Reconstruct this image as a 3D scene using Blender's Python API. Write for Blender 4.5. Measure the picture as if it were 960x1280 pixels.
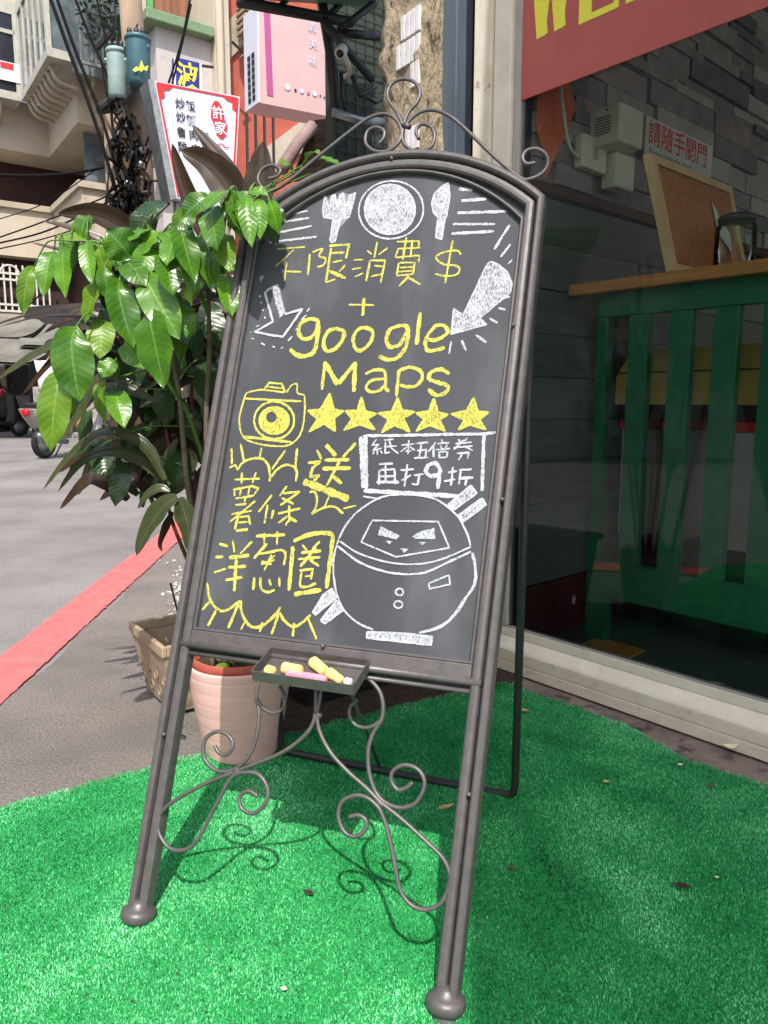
import bpy, bmesh, math, random
import numpy as np
from mathutils import Vector, Matrix
random.seed(7); rng = np.random.default_rng(11)
for o in list(bpy.data.objects): bpy.data.objects.remove(o)
scene = bpy.context.scene; col = scene.collection
R_ = math.radians
# ------------------------------------------------------------------ camera, sky, sun, exposure
CAM_H = 0.85; FOC = 924.0; PITCH = math.atan(140/924.0)
cam_d = bpy.data.cameras.new('camera'); cam = bpy.data.objects.new('camera', cam_d); col.objects.link(cam)
cam.location = (0, 0, CAM_H); cam.rotation_euler = (math.pi/2-PITCH, 0, 0)
cam_d.sensor_fit = 'HORIZONTAL'; cam_d.sensor_width = 36; cam_d.lens = FOC/960*36
cam_d.clip_start = 0.02; cam_d.clip_end = 2000
scene.camera = cam
SUN_EL = 55.0; SUN_HEAD = -4.0           # travel heading of the light, degrees right of +Y
w = bpy.data.worlds.new('World'); scene.world = w; w.use_nodes = True
nt = w.node_tree; nt.nodes.clear()
sky = nt.nodes.new('ShaderNodeTexSky'); sky.sky_type = 'NISHITA'; sky.sun_disc = False
sky.sun_elevation = R_(SUN_EL); sky.sun_rotation = R_(180-SUN_HEAD); sky.air_density = 1.2; sky.dust_density = 3.0
bg = nt.nodes.new('ShaderNodeBackground'); bg.inputs['Strength'].default_value = 0.15
ow = nt.nodes.new('ShaderNodeOutputWorld')
nt.links.new(sky.outputs[0], bg.inputs[0]); nt.links.new(bg.outputs[0], ow.inputs[0])
sd = bpy.data.lights.new('sun', 'SUN'); sun = bpy.data.objects.new('sun', sd); col.objects.link(sun)
sd.energy = 3.4; sd.angle = R_(0.55); sd.color = (1, .95, .88)
sdir = Vector((math.sin(R_(SUN_HEAD))*math.cos(R_(SUN_EL)), math.cos(R_(SUN_HEAD))*math.cos(R_(SUN_EL)), -math.sin(R_(SUN_EL))))
sun.rotation_euler = sdir.to_track_quat('-Z', 'Y').to_euler(); sun.location = (0, -3, 8)
vs = scene.view_settings; vs.view_transform = 'Standard'; vs.look = 'None'; vs.gamma = 1; vs.use_curve_mapping = False
vs.exposure = 0.78
scene.render.resolution_x = 768; scene.render.resolution_y = 1024

# ------------------------------------------------------------------ surveying: photo bearings -> places on real planes
SP, CP = math.sin(PITCH), math.cos(PITCH)
C0 = np.array([0, 0, CAM_H])
AX = np.array([.815, .579, 0]); BX = np.array([-.579, .815, 0]); ZX = np.array([0, 0, 1.])   # the street's two wall directions
def ray(u, v):
    x = (u-480)/FOC; y = -(v-640)/FOC
    return np.array([x, y*SP+CP, y*CP-SP])
def G(u, v, z=0.0):
    d = ray(u, v); return C0+d*(z-CAM_H)/d[2]
def PT(u, v, Y):
    d = ray(u, v); return C0+d*Y/d[1]
def onb(u, v, b): d = ray(u, v); return C0+d*b/(d@BX)
def ona(u, v, a): d = ray(u, v); return C0+d*a/(d@AX)
def ab(p): return float(p@AX), float(p@BX), float(p[2])
def W(a, b, z): return AX*a+BX*b+ZX*z
# ------------------------------------------------------------------ mesh helpers
ORG = {}
def tag(o, label=None, cat=None, group=None, kind=None):
    if label: o['label'] = label
    if cat: o['category'] = cat
    if group: o['group'] = group
    if kind: o['kind'] = kind
    return o
def thing(name, label, cat, loc, group=None):
    o = bpy.data.objects.new(name, None); col.objects.link(o); o.location = tuple(float(c) for c in loc)
    o.empty_display_size = .05
    ORG[o] = np.array(loc, float); return tag(o, label, cat, group)
def mk(name, V, F, mat, parent=None, smooth=False, label=None, cat=None, group=None, kind=None, uv=None):
    V = np.array(V, float)
    if parent is not None: org = ORG[parent]
    else: org = np.array([(V[:, 0].min()+V[:, 0].max())/2, (V[:, 1].min()+V[:, 1].max())/2, V[:, 2].min()])
    me = bpy.data.meshes.new(name)
    me.from_pydata([tuple(p) for p in (V-org)], [], [tuple(int(i) for i in f) for f in F]); me.update()
    if uv is not None:
        l = me.uv_layers.new(name='uv'); uv = np.array(uv, float)
        idx = np.zeros(len(me.loops), int); me.loops.foreach_get('vertex_index', idx)
        l.data.foreach_set('uv', uv[idx].astype(np.float32).ravel())
    if smooth: me.polygons.foreach_set('use_smooth', [True]*len(me.polygons))
    if mat is not None: me.materials.append(mat)
    o = bpy.data.objects.new(name, me); col.objects.link(o)
    if parent is not None: o.parent = parent
    else: o.location = tuple(org)
    ORG[o] = org
    return tag(o, label, cat, group, kind)
def bevel(o, w, seg=2):
    m = o.modifiers.new('bevel', 'BEVEL'); m.width = w; m.segments = seg; m.limit_method = 'ANGLE'; m.angle_limit = R_(35)
    return o
BOXF = [(0, 3, 2, 1), (4, 5, 6, 7), (0, 1, 5, 4), (1, 2, 6, 5), (2, 3, 7, 6), (3, 0, 4, 7)]
def boxv(o, e1, e2, e3):
    o = np.array(o, float)
    return [o, o+e1, o+e1+e2, o+e2, o+e3, o+e1+e3, o+e1+e2+e3, o+e2+e3]
class MB:
    def __init__(s): s.V = []; s.F = []; s.UV = []
    def add(s, V, F, UV=None):
        k = len(s.V); s.V += [np.array(p, float) for p in V]; s.F += [tuple(i+k for i in f) for f in F]
        s.UV += list(UV) if UV is not None else [(0, 0)]*len(V)
        return s
    def box(s, o, e1, e2, e3): return s.add(boxv(o, np.array(e1, float), np.array(e2, float), np.array(e3, float)), BOXF)
    def abox(s, a0, a1, b0, b1, z0, z1): return s.box(W(a0, b0, z0), AX*(a1-a0), BX*(b1-b0), ZX*(z1-z0))
    def tube(s, pts, r, n=8, closed=False, cap=True): 
        V, F = tube(pts, r, n, closed, cap); return s.add(V, F)
    def build(s, name, mat, parent=None, smooth=False, **k):
        return mk(name, s.V, s.F, mat, parent, smooth, uv=(s.UV if any(u != (0, 0) for u in s.UV) else None), **k)
def abox(name, a0, a1, b0, b1, z0, z1, mat, parent=None, bev=0, **k):
    o = MB().abox(min(a0, a1), max(a0, a1), min(b0, b1), max(b0, b1), min(z0, z1), max(z0, z1)).build(name, mat, parent, **k)
    if bev: bevel(o, bev)
    return o
def spline(pts, n=6, closed=False):
    P = [np.array(p, float) for p in pts]; out = []; m = len(P)
    for i in range(m if closed else m-1):
        if closed: p0, p1, p2, p3 = P[i-1], P[i], P[(i+1) % m], P[(i+2) % m]
        else: p0 = P[i-1] if i else 2*P[0]-P[1]; p1 = P[i]; p2 = P[i+1]; p3 = P[i+2] if i+2 < m else 2*P[-1]-P[-2]
        for k in range(n):
            t = k/n
            out.append(.5*((2*p1)+(-p0+p2)*t+(2*p0-5*p1+4*p2-p3)*t*t+(-p0+3*p1-3*p2+p3)*t**3))
    if not closed: out.append(P[-1])
    return out
def tube(pts, r, n=8, closed=False, cap=True):
    P = [np.array(p, float) for p in pts]; m = len(P)
    rad = r if hasattr(r, '__len__') else [r]*m
    V = []; F = []; N = None
    for i in range(m):
        a = P[i-1] if (i or closed) else P[i]; b = P[(i+1) % m] if (i < m-1 or closed) else P[i]
        t = b-a; t = t/(np.linalg.norm(t)+1e-12)
        if N is None:
            q = np.array([0, 0, 1.]) if abs(t[2]) < .9 else np.array([1., 0, 0])
            N = np.cross(t, q)
        N = N-t*(N@t); N /= np.linalg.norm(N)+1e-12; Bn = np.cross(t, N)
        for k in range(n):
            an = 2*math.pi*k/n; V.append(P[i]+rad[i]*(math.cos(an)*N+math.sin(an)*Bn))
    for i in range(m if closed else m-1):
        j = (i+1) % m
        for k in range(n):
            k2 = (k+1) % n; F.append((i*n+k, i*n+k2, j*n+k2, j*n+k))
    if cap and not closed:
        F.append(tuple(range(n))[::-1]); F.append(tuple((m-1)*n+k for k in range(n)))
    return V, F
def lathe(profile, base, n=40, axis=ZX, ang=0):
    axis = np.array(axis, float)/np.linalg.norm(axis)
    q = np.array([1., 0, 0]) if abs(axis[0]) < .9 else np.array([0, 1., 0])
    X = np.cross(axis, np.cross(q, axis)); X /= np.linalg.norm(X); Y = np.cross(axis, X)
    V = []; F = []; m = len(profile)
    for (r, h) in profile:
        for k in range(n):
            t = 2*math.pi*k/n+ang; V.append(np.array(base)+axis*h+r*(math.cos(t)*X+math.sin(t)*Y))
    for i in range(m-1):
        for k in range(n):
            k2 = (k+1) % n; F.append((i*n+k, i*n+k2, (i+1)*n+k2, (i+1)*n+k))
    if profile[0][0] > 1e-6: F.append(tuple(range(n))[::-1])
    if profile[-1][0] > 1e-6: F.append(tuple((m-1)*n+k for k in range(n)))
    return V, F
def text_mesh(name, body, size, mat, parent, origin, ex, ey, off=0.0, align='LEFT', extrude=0.0):
    cu = bpy.data.curves.new('t', 'FONT'); cu.body = body; cu.size = 1; cu.align_x = align; cu.offset = off; cu.resolution_u = 2
    ob = bpy.data.objects.new('t', cu); col.objects.link(ob)
    dg = bpy.context.evaluated_depsgraph_get(); me = bpy.data.meshes.new_from_object(ob.evaluated_get(dg))
    V = [np.array(origin)+np.array(ex)*v.co.x*size+np.array(ey)*v.co.y*size for v in me.vertices]
    F = [tuple(p.vertices) for p in me.polygons]
    bpy.data.objects.remove(ob); bpy.data.curves.remove(cu); bpy.data.meshes.remove(me)
    if not V: return None
    return mk(name, V, F, mat, parent)
# ------------------------------------------------------------------ materials
MATS = {}
def hexc(r, g, b): return tuple(((c/255)/12.92 if c/255 <= .04045 else ((c/255+.055)/1.055)**2.4) for c in (r, g, b))+(1,)
def mat(name, c1, c2=None, scale=8.0, rough=.6, metal=0.0, bump=0.0, bscale=None, spec=.5, detail=6, ramp=(.35, .65), c3=None, s3=40, r3=(.55, .6), stretch=None, bdist=.01, coat=0, trans=0, uvc=False, rvar=0.0):
    m = bpy.data.materials.new(name); m.use_nodes = True; t = m.node_tree; N = t.nodes; L = t.links
    bs = N['Principled BSDF']; bs.inputs['Roughness'].default_value = rough; bs.inputs['Metallic'].default_value = metal
    bs.inputs['Specular IOR Level'].default_value = spec; bs.inputs['Coat Weight'].default_value = coat
    c1 = tuple(c1)+(1,) if len(c1) == 3 else c1
    bs.inputs['Base Color'].default_value = c1
    tc = N.new('ShaderNodeTexCoord'); vec = tc.outputs['UV' if uvc else 'Object']
    if stretch:
        mp = N.new('ShaderNodeMapping'); mp.inputs['Scale'].default_value = stretch; L.new(vec, mp.inputs[0]); vec = mp.outputs[0]
    def noise(sc, d=detail):
        n = N.new('ShaderNodeTexNoise'); n.inputs['Scale'].default_value = sc; n.inputs['Detail'].default_value = d; n.inputs['Roughness'].default_value = .62
        L.new(vec, n.inputs['Vector']); return n.outputs['Fac']
    if c2 is not None:
        c2 = tuple(c2)+(1,) if len(c2) == 3 else c2
        r = N.new('ShaderNodeValToRGB'); r.color_ramp.elements[0].position = ramp[0]; r.color_ramp.elements[1].position = ramp[1]
        r.color_ramp.elements[0].color = c1; r.color_ramp.elements[1].color = c2
        L.new(noise(scale), r.inputs[0]); out = r.outputs[0]
        if c3 is not None:
            c3 = tuple(c3)+(1,) if len(c3) == 3 else c3
            r2 = N.new('ShaderNodeValToRGB'); r2.color_ramp.elements[0].position = r3[0]; r2.color_ramp.elements[1].position = r3[1]
            L.new(noise(s3, 4), r2.inputs[0]); mx = N.new('ShaderNodeMixRGB'); L.new(r2.outputs[0], mx.inputs[0]); L.new(out, mx.inputs[1]); mx.inputs[2].default_value = c3
            out = mx.outputs[0]
        L.new(out, bs.inputs['Base Color'])
    if rvar:
        mr = N.new('ShaderNodeMapRange'); L.new(noise(scale*.7), mr.inputs[0]); mr.inputs[3].default_value = max(0, rough-rvar); mr.inputs[4].default_value = min(1, rough+rvar)
        L.new(mr.outputs[0], bs.inputs['Roughness'])
    if bump:
        b = N.new('ShaderNodeBump'); b.inputs['Strength'].default_value = bump; b.inputs['Distance'].default_value = bdist
        L.new(noise(bscale or scale*4, 8), b.inputs['Height']); L.new(b.outputs[0], bs.inputs['Normal'])
    MATS[name] = m; return m
def chalk_mat(name, c, lo, hi, scale, stretch=None, streak=False):
    m = bpy.data.materials.new(name); m.use_nodes = True; t = m.node_tree; N = t.nodes; L = t.links; N.clear()
    out = N.new('ShaderNodeOutputMaterial'); df = N.new('ShaderNodeBsdfDiffuse'); df.inputs[0].default_value = tuple(c)+(1,)
    tr = N.new('ShaderNodeBsdfTransparent'); mx = N.new('ShaderNodeMixShader')
    geo = N.new('ShaderNodeNewGeometry'); mp = N.new('ShaderNodeMapping'); mp.inputs['Scale'].default_value = stretch or (1, 1, 1)
    mp.inputs['Rotation'].default_value = (.3, .7, .5)
    n = N.new('ShaderNodeTexNoise'); n.inputs['Scale'].default_value = scale; n.inputs['Detail'].default_value = 5; n.inputs['Roughness'].default_value = .7
    r = N.new('ShaderNodeMapRange'); r.inputs[1].default_value = lo; r.inputs[2].default_value = hi
    if streak:
        uvn = N.new('ShaderNodeUVMap'); mp.inputs['Rotation'].default_value = (0, 0, 0); L.new(uvn.outputs[0], mp.inputs[0])
    else: L.new(geo.outputs['Position'], mp.inputs[0])
    L.new(mp.outputs[0], n.inputs['Vector'])
    n2 = N.new('ShaderNodeTexNoise'); n2.inputs['Scale'].default_value = 42; n2.inputs['Detail'].default_value = 2; L.new(geo.outputs['Position'], n2.inputs['Vector'])
    ad = N.new('ShaderNodeMath'); ad.operation = 'MULTIPLY_ADD'; L.new(n2.outputs['Fac'], ad.inputs[0]); ad.inputs[1].default_value = .22; L.new(n.outputs['Fac'], ad.inputs[2])
    ad2 = N.new('ShaderNodeMath'); ad2.operation = 'SUBTRACT'; L.new(ad.outputs[0], ad2.inputs[0]); ad2.inputs[1].default_value = .12; L.new(ad2.outputs[0], r.inputs[0])
    L.new(r.outputs[0], mx.inputs[0]); L.new(tr.outputs[0], mx.inputs[1]); L.new(df.outputs[0], mx.inputs[2]); L.new(mx.outputs[0], out.inputs[0])
    return m
def leaf_mat(name, c1, c2, vein, under, trans=.25, rough=.35, nveins=11):
    m = bpy.data.materials.new(name); m.use_nodes = True; t = m.node_tree; N = t.nodes; L = t.links; N.clear()
    out = N.new('ShaderNodeOutputMaterial'); bs = N.new('ShaderNodeBsdfPrincipled'); bs.inputs['Roughness'].default_value = rough
    tl = N.new('ShaderNodeBsdfTranslucent'); mx = N.new('ShaderNodeMixShader'); mx.inputs[0].default_value = trans
    uv = N.new('ShaderNodeUVMap'); sp = N.new('ShaderNodeSeparateXYZ'); L.new(uv.outputs[0], sp.inputs[0])
    def mth(op, a, b=None):
        n = N.new('ShaderNodeMath'); n.operation = op
        for i, q in enumerate((a, b)):
            if q is None: continue
            if hasattr(q, 'links'): L.new(q, n.inputs[i])
            else: n.inputs[i].default_value = q
        return n.outputs[0]
    au = mth('ABSOLUTE', sp.outputs[0])                       # 0 midrib .. 1 edge
    ph = mth('SUBTRACT', mth('MULTIPLY', sp.outputs[1], float(nveins)), mth('MULTIPLY', au, 1.6))
    fr = mth('ABSOLUTE', mth('SUBTRACT', mth('FRACT', ph), .5))  # 0..0.5
    vn = mth('LESS_THAN', fr, .03); mid = mth('LESS_THAN', au, .05); both = mth('MAXIMUM', mth('MULTIPLY', vn, .45), mid)
    tc = N.new('ShaderNodeTexCoord'); no = N.new('ShaderNodeTexNoise'); no.inputs['Scale'].default_value = 22; no.inputs['Detail'].default_value = 4
    L.new(tc.outputs['Object'], no.inputs['Vector'])
    rp = N.new('ShaderNodeValToRGB'); rp.color_ramp.elements[0].color = tuple(c1)+(1,); rp.color_ramp.elements[1].color = tuple(c2)+(1,)
    rp.color_ramp.elements[0].position = .35; rp.color_ramp.elements[1].position = .68
    L.new(no.outputs['Fac'], rp.inputs[0])
    m1 = N.new('ShaderNodeMixRGB'); L.new(both, m1.inputs[0]); L.new(rp.outputs[0], m1.inputs[1]); m1.inputs[2].default_value = tuple(vein)+(1,)
    ge = N.new('ShaderNodeNewGeometry'); m2 = N.new('ShaderNodeMixRGB'); L.new(mth('MULTIPLY', ge.outputs['Backfacing'], .75), m2.inputs[0]); L.new(m1.outputs[0], m2.inputs[1]); m2.inputs[2].default_value = tuple(under)+(1,)
    L.new(m2.outputs[0], bs.inputs['Base Color']); L.new(m2.outputs[0], tl.inputs[0])
    bp = N.new('ShaderNodeBump'); bp.inputs['Strength'].default_value = .22; bp.inputs['Distance'].default_value = .003
    sm = mth('MULTIPLY', mth('MULTIPLY', fr, mth('SUBTRACT', 1.0, fr)), 2.0); L.new(sm, bp.inputs['Height']); L.new(bp.outputs[0], bs.inputs['Normal'])
    L.new(bs.outputs[0], mx.inputs[1]); L.new(tl.outputs[0], mx.inputs[2]); L.new(mx.outputs[0], out.inputs[0])
    return m
def glass_mat(name, tint=(.93, .97, .95), f0=.06, rough=.0):
    m = bpy.data.materials.new(name); m.use_nodes = True; t = m.node_tree; N = t.nodes; L = t.links; N.clear()
    out = N.new('ShaderNodeOutputMaterial'); tr = N.new('ShaderNodeBsdfTransparent'); tr.inputs[0].default_value = tuple(tint)+(1,)
    gl = N.new('ShaderNodeBsdfGlossy'); gl.inputs['Roughness'].default_value = rough
    lw = N.new('ShaderNodeFresnel'); lw.inputs[0].default_value = 1.31
    mx = N.new('ShaderNodeMixShader'); L.new(lw.outputs[0], mx.inputs[0]); L.new(tr.outputs[0], mx.inputs[1]); L.new(gl.outputs[0], mx.inputs[2]); L.new(mx.outputs[0], out.inputs[0])
    return m
M_iron = mat('grey_iron', hexc(84, 80, 81), hexc(96, 91, 91), 60, .42, .25, .12, 220, c3=hexc(116, 92, 78), s3=25, r3=(.70, .78), rvar=.1, bdist=.002)
M_ironb = mat('black_iron', hexc(40, 42, 42), hexc(52, 54, 53), 40, .45, .2, .1, 200, bdist=.002)
M_panel = mat('slate_board', hexc(50, 52, 58), hexc(60, 62, 68), 3.5, .72, 0, .05, 300, c3=hexc(92, 94, 98), s3=7, r3=(.5, .95), stretch=(1, 1, .35), bdist=.001)
M_chw = chalk_mat('white_chalk', (.46, .475, .51), .33, .50, 1.0, (900, 190, 1), True)
M_chy = chalk_mat('yellow_chalk', (.50, .475, .105), .33, .50, 1.0, (900, 190, 1), True)
M_chwf = chalk_mat('white_chalk_hatched', (.42, .435, .47), .30, .54, 420, (1, 1, .3))
M_chyf = chalk_mat('yellow_chalk_hatched', (.48, .45, .09), .28, .52, 420, (1, 1, .3))
M_asph = mat('asphalt', hexc(112, 108, 107), hexc(142, 138, 136), 1.1, .85, 0, .8, 130, c3=hexc(92, 88, 87), s3=95, r3=(.5, .74), bdist=.01)
M_asph2 = mat('rough_asphalt', hexc(122, 116, 111), hexc(146, 139, 132), 2.6, .9, 0, 1.0, 150, c3=hexc(82, 77, 73), s3=140, r3=(.46, .72), bdist=.012)
M_red = mat('red_road_paint', hexc(214, 92, 92), hexc(228, 110, 108), 14, .6, 0, .35, 220, c3=hexc(150, 112, 108), s3=42, r3=(.55, .66), bdist=.003)
M_conc = mat('dirty_concrete', hexc(108, 94, 88), hexc(142, 126, 116), 9, .9, 0, .7, 60, c3=hexc(66, 56, 52), s3=14, r3=(.54, .68), bdist=.008)
M_turfb = mat('turf_backing', hexc(16, 128, 58), hexc(30, 156, 76), 60, .95, c3=hexc(6, 90, 36), s3=260, r3=(.5, .62))
M_cream = mat('cream_frame', hexc(226, 218, 202), hexc(212, 202, 184), 12, .5, 0, .15, 90, c3=hexc(120, 104, 86), s3=30, r3=(.66, .76), bdist=.003)
M_creamd = mat('cream_frame_old', hexc(216, 208, 190), hexc(198, 188, 168), 8, .6, 0, .2, 60, c3=hexc(110, 92, 74), s3=22, r3=(.62, .74), bdist=.004)
M_glass = glass_mat('window_glass')
M_green = mat('green_painted_wood', hexc(14, 84, 56), hexc(20, 96, 64), 20, .4, 0, .12, 60, c3=hexc(60, 120, 90), s3=90, r3=(.72, .76), bdist=.002)
M_wood = mat('varnished_wood', hexc(158, 98, 46), hexc(188, 124, 66), 6, .4, 0, .15, 60, stretch=(1, 1, 8), bdist=.002)
M_pine = mat('pale_pine', hexc(206, 172, 124), hexc(188, 150, 102), 10, .6)
M_cork = mat('cork', hexc(150, 86, 46), hexc(176, 108, 62), 60, .9, 0, .3, 200)
M_poster = mat('red_banner', hexc(172, 84, 77), hexc(178, 90, 82), 5, .7)
M_yel = mat('yellow_print', hexc(228, 220, 70), rough=.7)
M_stone = [mat('stone_grey_%d' % i, hexc(*c), hexc(*[x+22 for x in c]), 14, .85, 0, .5, 50, bdist=.006) for i, c in enumerate([(116, 112, 110), (136, 131, 127), (152, 146, 142), (98, 92, 96), (126, 112, 112)])]
M_plank = [mat('grey_plank_%d' % i, hexc(*c), hexc(*[x+14 for x in c]), 6, .7, 0, .3, 60, stretch=(1, 1, 7), bdist=.003) for i, c in enumerate([(92, 96, 92), (100, 104, 100), (86, 90, 86)])]
M_maroon = mat('maroon_skirting', hexc(88, 28, 34), hexc(74, 22, 28), 12, .6)
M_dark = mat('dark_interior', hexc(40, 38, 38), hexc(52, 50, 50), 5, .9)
M_room = mat('pale_room_paint', hexc(206, 202, 194), hexc(196, 192, 184), 3, .8)
M_floor = mat('shop_floor', hexc(44, 50, 48), hexc(60, 66, 62), 9, .7, 0, .2, 50)
M_pot = mat('pink_glazed_pot', hexc(222, 178, 172), hexc(212, 168, 162), 14, .42, 0, .1, 60, bdist=.002)
M_terra = mat('terracotta', hexc(168, 82, 66), hexc(150, 70, 56), 20, .75)
M_soil = mat('soil', hexc(52, 40, 32), hexc(84, 66, 50), 40, .95, 0, 1, 70, bdist=.02)
M_tan = mat('tan_planter', hexc(166, 148, 124), hexc(142, 124, 104), 14, .8, 0, .35, 60, c3=hexc(112, 92, 76), s3=26, r3=(.58, .72), bdist=.004)
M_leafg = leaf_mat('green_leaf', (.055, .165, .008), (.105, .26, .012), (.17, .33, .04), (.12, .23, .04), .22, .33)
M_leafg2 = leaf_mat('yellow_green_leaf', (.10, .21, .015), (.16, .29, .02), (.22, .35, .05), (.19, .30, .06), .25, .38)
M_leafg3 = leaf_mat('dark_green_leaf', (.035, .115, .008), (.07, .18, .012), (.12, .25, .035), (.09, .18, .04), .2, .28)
M_bay = mat('bay_paint', hexc(176, 175, 166), hexc(158, 156, 146), 2, .6, c3=hexc(128, 122, 110), s3=5, r3=(.56, .8))
M_leafd = leaf_mat('deep_green_leaf', (.016, .045, .010), (.028, .065, .014), (.04, .09, .03), (.035, .06, .025), .15, .32)
M_cordy = leaf_mat('bronze_leaf', (.024, .012, .008), (.048, .026, .009), (.07, .032, .02), (.075, .045, .035), .16, .36, 0.0)
M_cordg = leaf_mat('bronze_green_leaf', (.035, .05, .018), (.06, .07, .025), (.10, .10, .05), (.10, .09, .06), .18, .28, 0.0)
M_stem = mat('red_stem', hexc(104, 44, 40), hexc(78, 36, 30), 30, .6)
M_stemg = mat('green_stem', hexc(88, 124, 40), hexc(70, 98, 34), 30, .6)
M_bark = mat('grey_bark', hexc(120, 104, 90), hexc(92, 78, 66), 30, .9, 0, .5, 80)
M_beige = mat('beige_render', hexc(190, 180, 164), hexc(174, 162, 144), .8, .85, 0, .2, 12, c3=hexc(150, 136, 116), s3=2.2, r3=(.58, .8), stretch=(1, 1, .35))
M_beige2 = mat('coping_render', hexc(180, 168, 150), hexc(160, 148, 130), 1.5, .85)
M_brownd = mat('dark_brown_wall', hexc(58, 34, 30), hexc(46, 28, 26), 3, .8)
M_white = mat('white_paint', hexc(206, 206, 200), hexc(190, 188, 180), 8, .5)
M_grey = mat('grey_render', hexc(186, 178, 174), hexc(172, 164, 160), 1.4, .85, c3=hexc(146, 138, 132), s3=3, r3=(.6, .8))
M_gpaint = mat('green_wall_paint', hexc(84, 158, 88), hexc(74, 144, 80), 3, .6)
M_gtrim = mat('green_trim', hexc(96, 122, 88), hexc(120, 140, 108), 5, .6)
M_brick = mat('red_tile_wall', hexc(176, 88, 66), hexc(160, 78, 60), 6, .8, c3=hexc(134, 66, 52), s3=30, r3=(.6, .7))
M_wglass = mat('far_glass', hexc(70, 80, 86), hexc(110, 122, 128), 1.5, .08, 0)
M_wdark = mat('far_dark_glass', hexc(28, 30, 36), hexc(48, 52, 58), 1.5, .15)
M_signw = mat('sign_white_face', hexc(204, 206, 220), rough=.35)
M_signr = mat('sign_red_print', hexc(200, 40, 44), rough=.5)
M_ink = mat('sign_black_print', hexc(32, 34, 40), rough=.6)
M_blue = mat('sign_blue_face', hexc(40, 44, 130), rough=.4)
M_pink = mat('sign_pink_face', hexc(206, 172, 168), hexc(210, 178, 182), 2.5, .4)
M_mag = mat('sign_magenta_print', hexc(178, 84, 142), rough=.5)
M_pole = mat('concrete_pole', hexc(146, 126, 106), hexc(120, 102, 86), 6, .9, 0, .4, 40, stretch=(1, 1, .3))
M_trafo = mat('teal_transformer_paint', hexc(66, 104, 112), hexc(54, 88, 96), 5, .45)
M_trafo2 = mat('pale_transformer_paint', hexc(150, 172, 168), hexc(126, 150, 148), 5, .45)
M_cable = mat('black_cable', hexc(12, 12, 14), rough=.85, spec=.2)
M_metal = mat('galvanised_metal', hexc(150, 154, 156), hexc(120, 124, 126), 12, .4, .7)
M_pillar = mat('weathered_concrete', hexc(176, 162, 136), hexc(146, 130, 106), 9, .9, 0, 1.0, 40, c3=hexc(74, 62, 50), s3=30, r3=(.56, .66), bdist=.035, stretch=(1, 1, .45))
M_tilew = mat('white_wall_tile', hexc(222, 220, 222), hexc(204, 202, 204), 20, .3)
M_bluegrey = mat('blue_grey_paint', hexc(96, 108, 122), hexc(70, 80, 92), 4, .5, stretch=(1, 1, .3))
M_black = mat('black_plastic', hexc(22, 22, 24), hexc(32, 32, 34), 10, .4)
M_tarp = mat('grey_tarpaulin', hexc(118, 116, 110), hexc(96, 94, 88), 2, .6, 0, .3, 5, bdist=.05)
M_dgreen = mat('dark_green_sheet', hexc(52, 62, 46), hexc(36, 46, 34), 4, .7)
M_rust = mat('rusty_roof', hexc(96, 80, 70), hexc(72, 58, 50), 6, .8)
M_carpaint = mat('brown_car_paint', hexc(54, 46, 42), hexc(60, 50, 46), 3, .3, coat=.4)
M_tail = mat('red_lamp_lens', hexc(220, 20, 36), rough=.2)
M_tyre = mat('tyre_rubber', hexc(26, 26, 26), rough=.85)
M_skin = mat('skin', hexc(186, 130, 100), hexc(172, 116, 88), 10, .6)
M_shirt = mat('white_shirt', hexc(226, 228, 232), hexc(206, 208, 214), 6, .8)
M_shorts = mat('grey_shorts', hexc(108, 106, 104), hexc(150, 148, 144), 25, .85)
M_boxtan = mat('tan_box', hexc(196, 162, 92), hexc(184, 150, 84), 6, .6)
M_redband = mat('red_band', hexc(200, 40, 42), rough=.5)
M_lgrey = mat('light_grey_panel', hexc(170, 164, 160), hexc(156, 150, 146), 4, .6)
M_offwhite = mat('offwhite_plastic', hexc(214, 208, 190), hexc(200, 194, 176), 12, .45)
M_orange = mat('orange_fabric', hexc(206, 92, 36), hexc(186, 76, 30), 10, .7)
M_dleaf = mat('dry_leaf', hexc(206, 176, 116), hexc(176, 136, 84), 30, .7)
M_paper = mat('crumpled_paper', hexc(214, 206, 170), hexc(226, 220, 196), 20, .8)
# ------------------------------------------------------------------ ground
def sheet(name, pts, z, m, **k):
    return mk(name, [(p[0], p[1], z) for p in pts], [tuple(range(len(pts)))], m, **k)
sheet('road', [(-400, -400), (400, -400), (400, 400), (-400, 400)], -.014, M_asph, kind='structure')
l0, l1 = G(0, 845), G(215, 665); ld = (l1-l0)/np.linalg.norm(l1-l0); lp = np.array([ld[1], -ld[0], 0])
lw_ = .088
def lpt(s, off): q = l0+ld*s+lp*off; return (q[0]+.0016*max(0, s)**2, q[1])
ss = np.r_[np.linspace(-5, -.6, 20), np.linspace(-.59, 5, 520), np.linspace(5.05, 16, 40)]
rl = [lpt(s, -lw_+rng.normal(0, .0022)) for s in ss]+[lpt(s, lw_+rng.normal(0, .0022)) for s in ss[::-1]]
n_ = len(ss)
mk('red_road_line', [(p[0], p[1], -.006) for p in rl], [(i, 2*n_-1-i, 2*n_-2-i, i+1) for i in range(n_-1)], M_red, kind='structure')
vg = [lpt(s, lw_+.012+.012*math.sin(s*9)) for s in ss]; vr = [(2.2-.71*max(0, s-3) if s < 6 else .1, -3+(s+5)*.8) for s in ss]
mk('roadside_ground', [(p[0], p[1], -.010) for p in vg]+[(p[0]+4, p[1], -.010) for p in vg], [(i, n_+i, n_+i+1, i+1) for i in range(n_-1)], M_asph2, kind='structure')
q = [W(1.05, -2.5, 0), W(1.75, -2.5, 0), W(1.75, 2.5, 0), W(1.05, 2.5, 0)]
sheet('pavement', q, -.006, M_conc, kind='structure')
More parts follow.
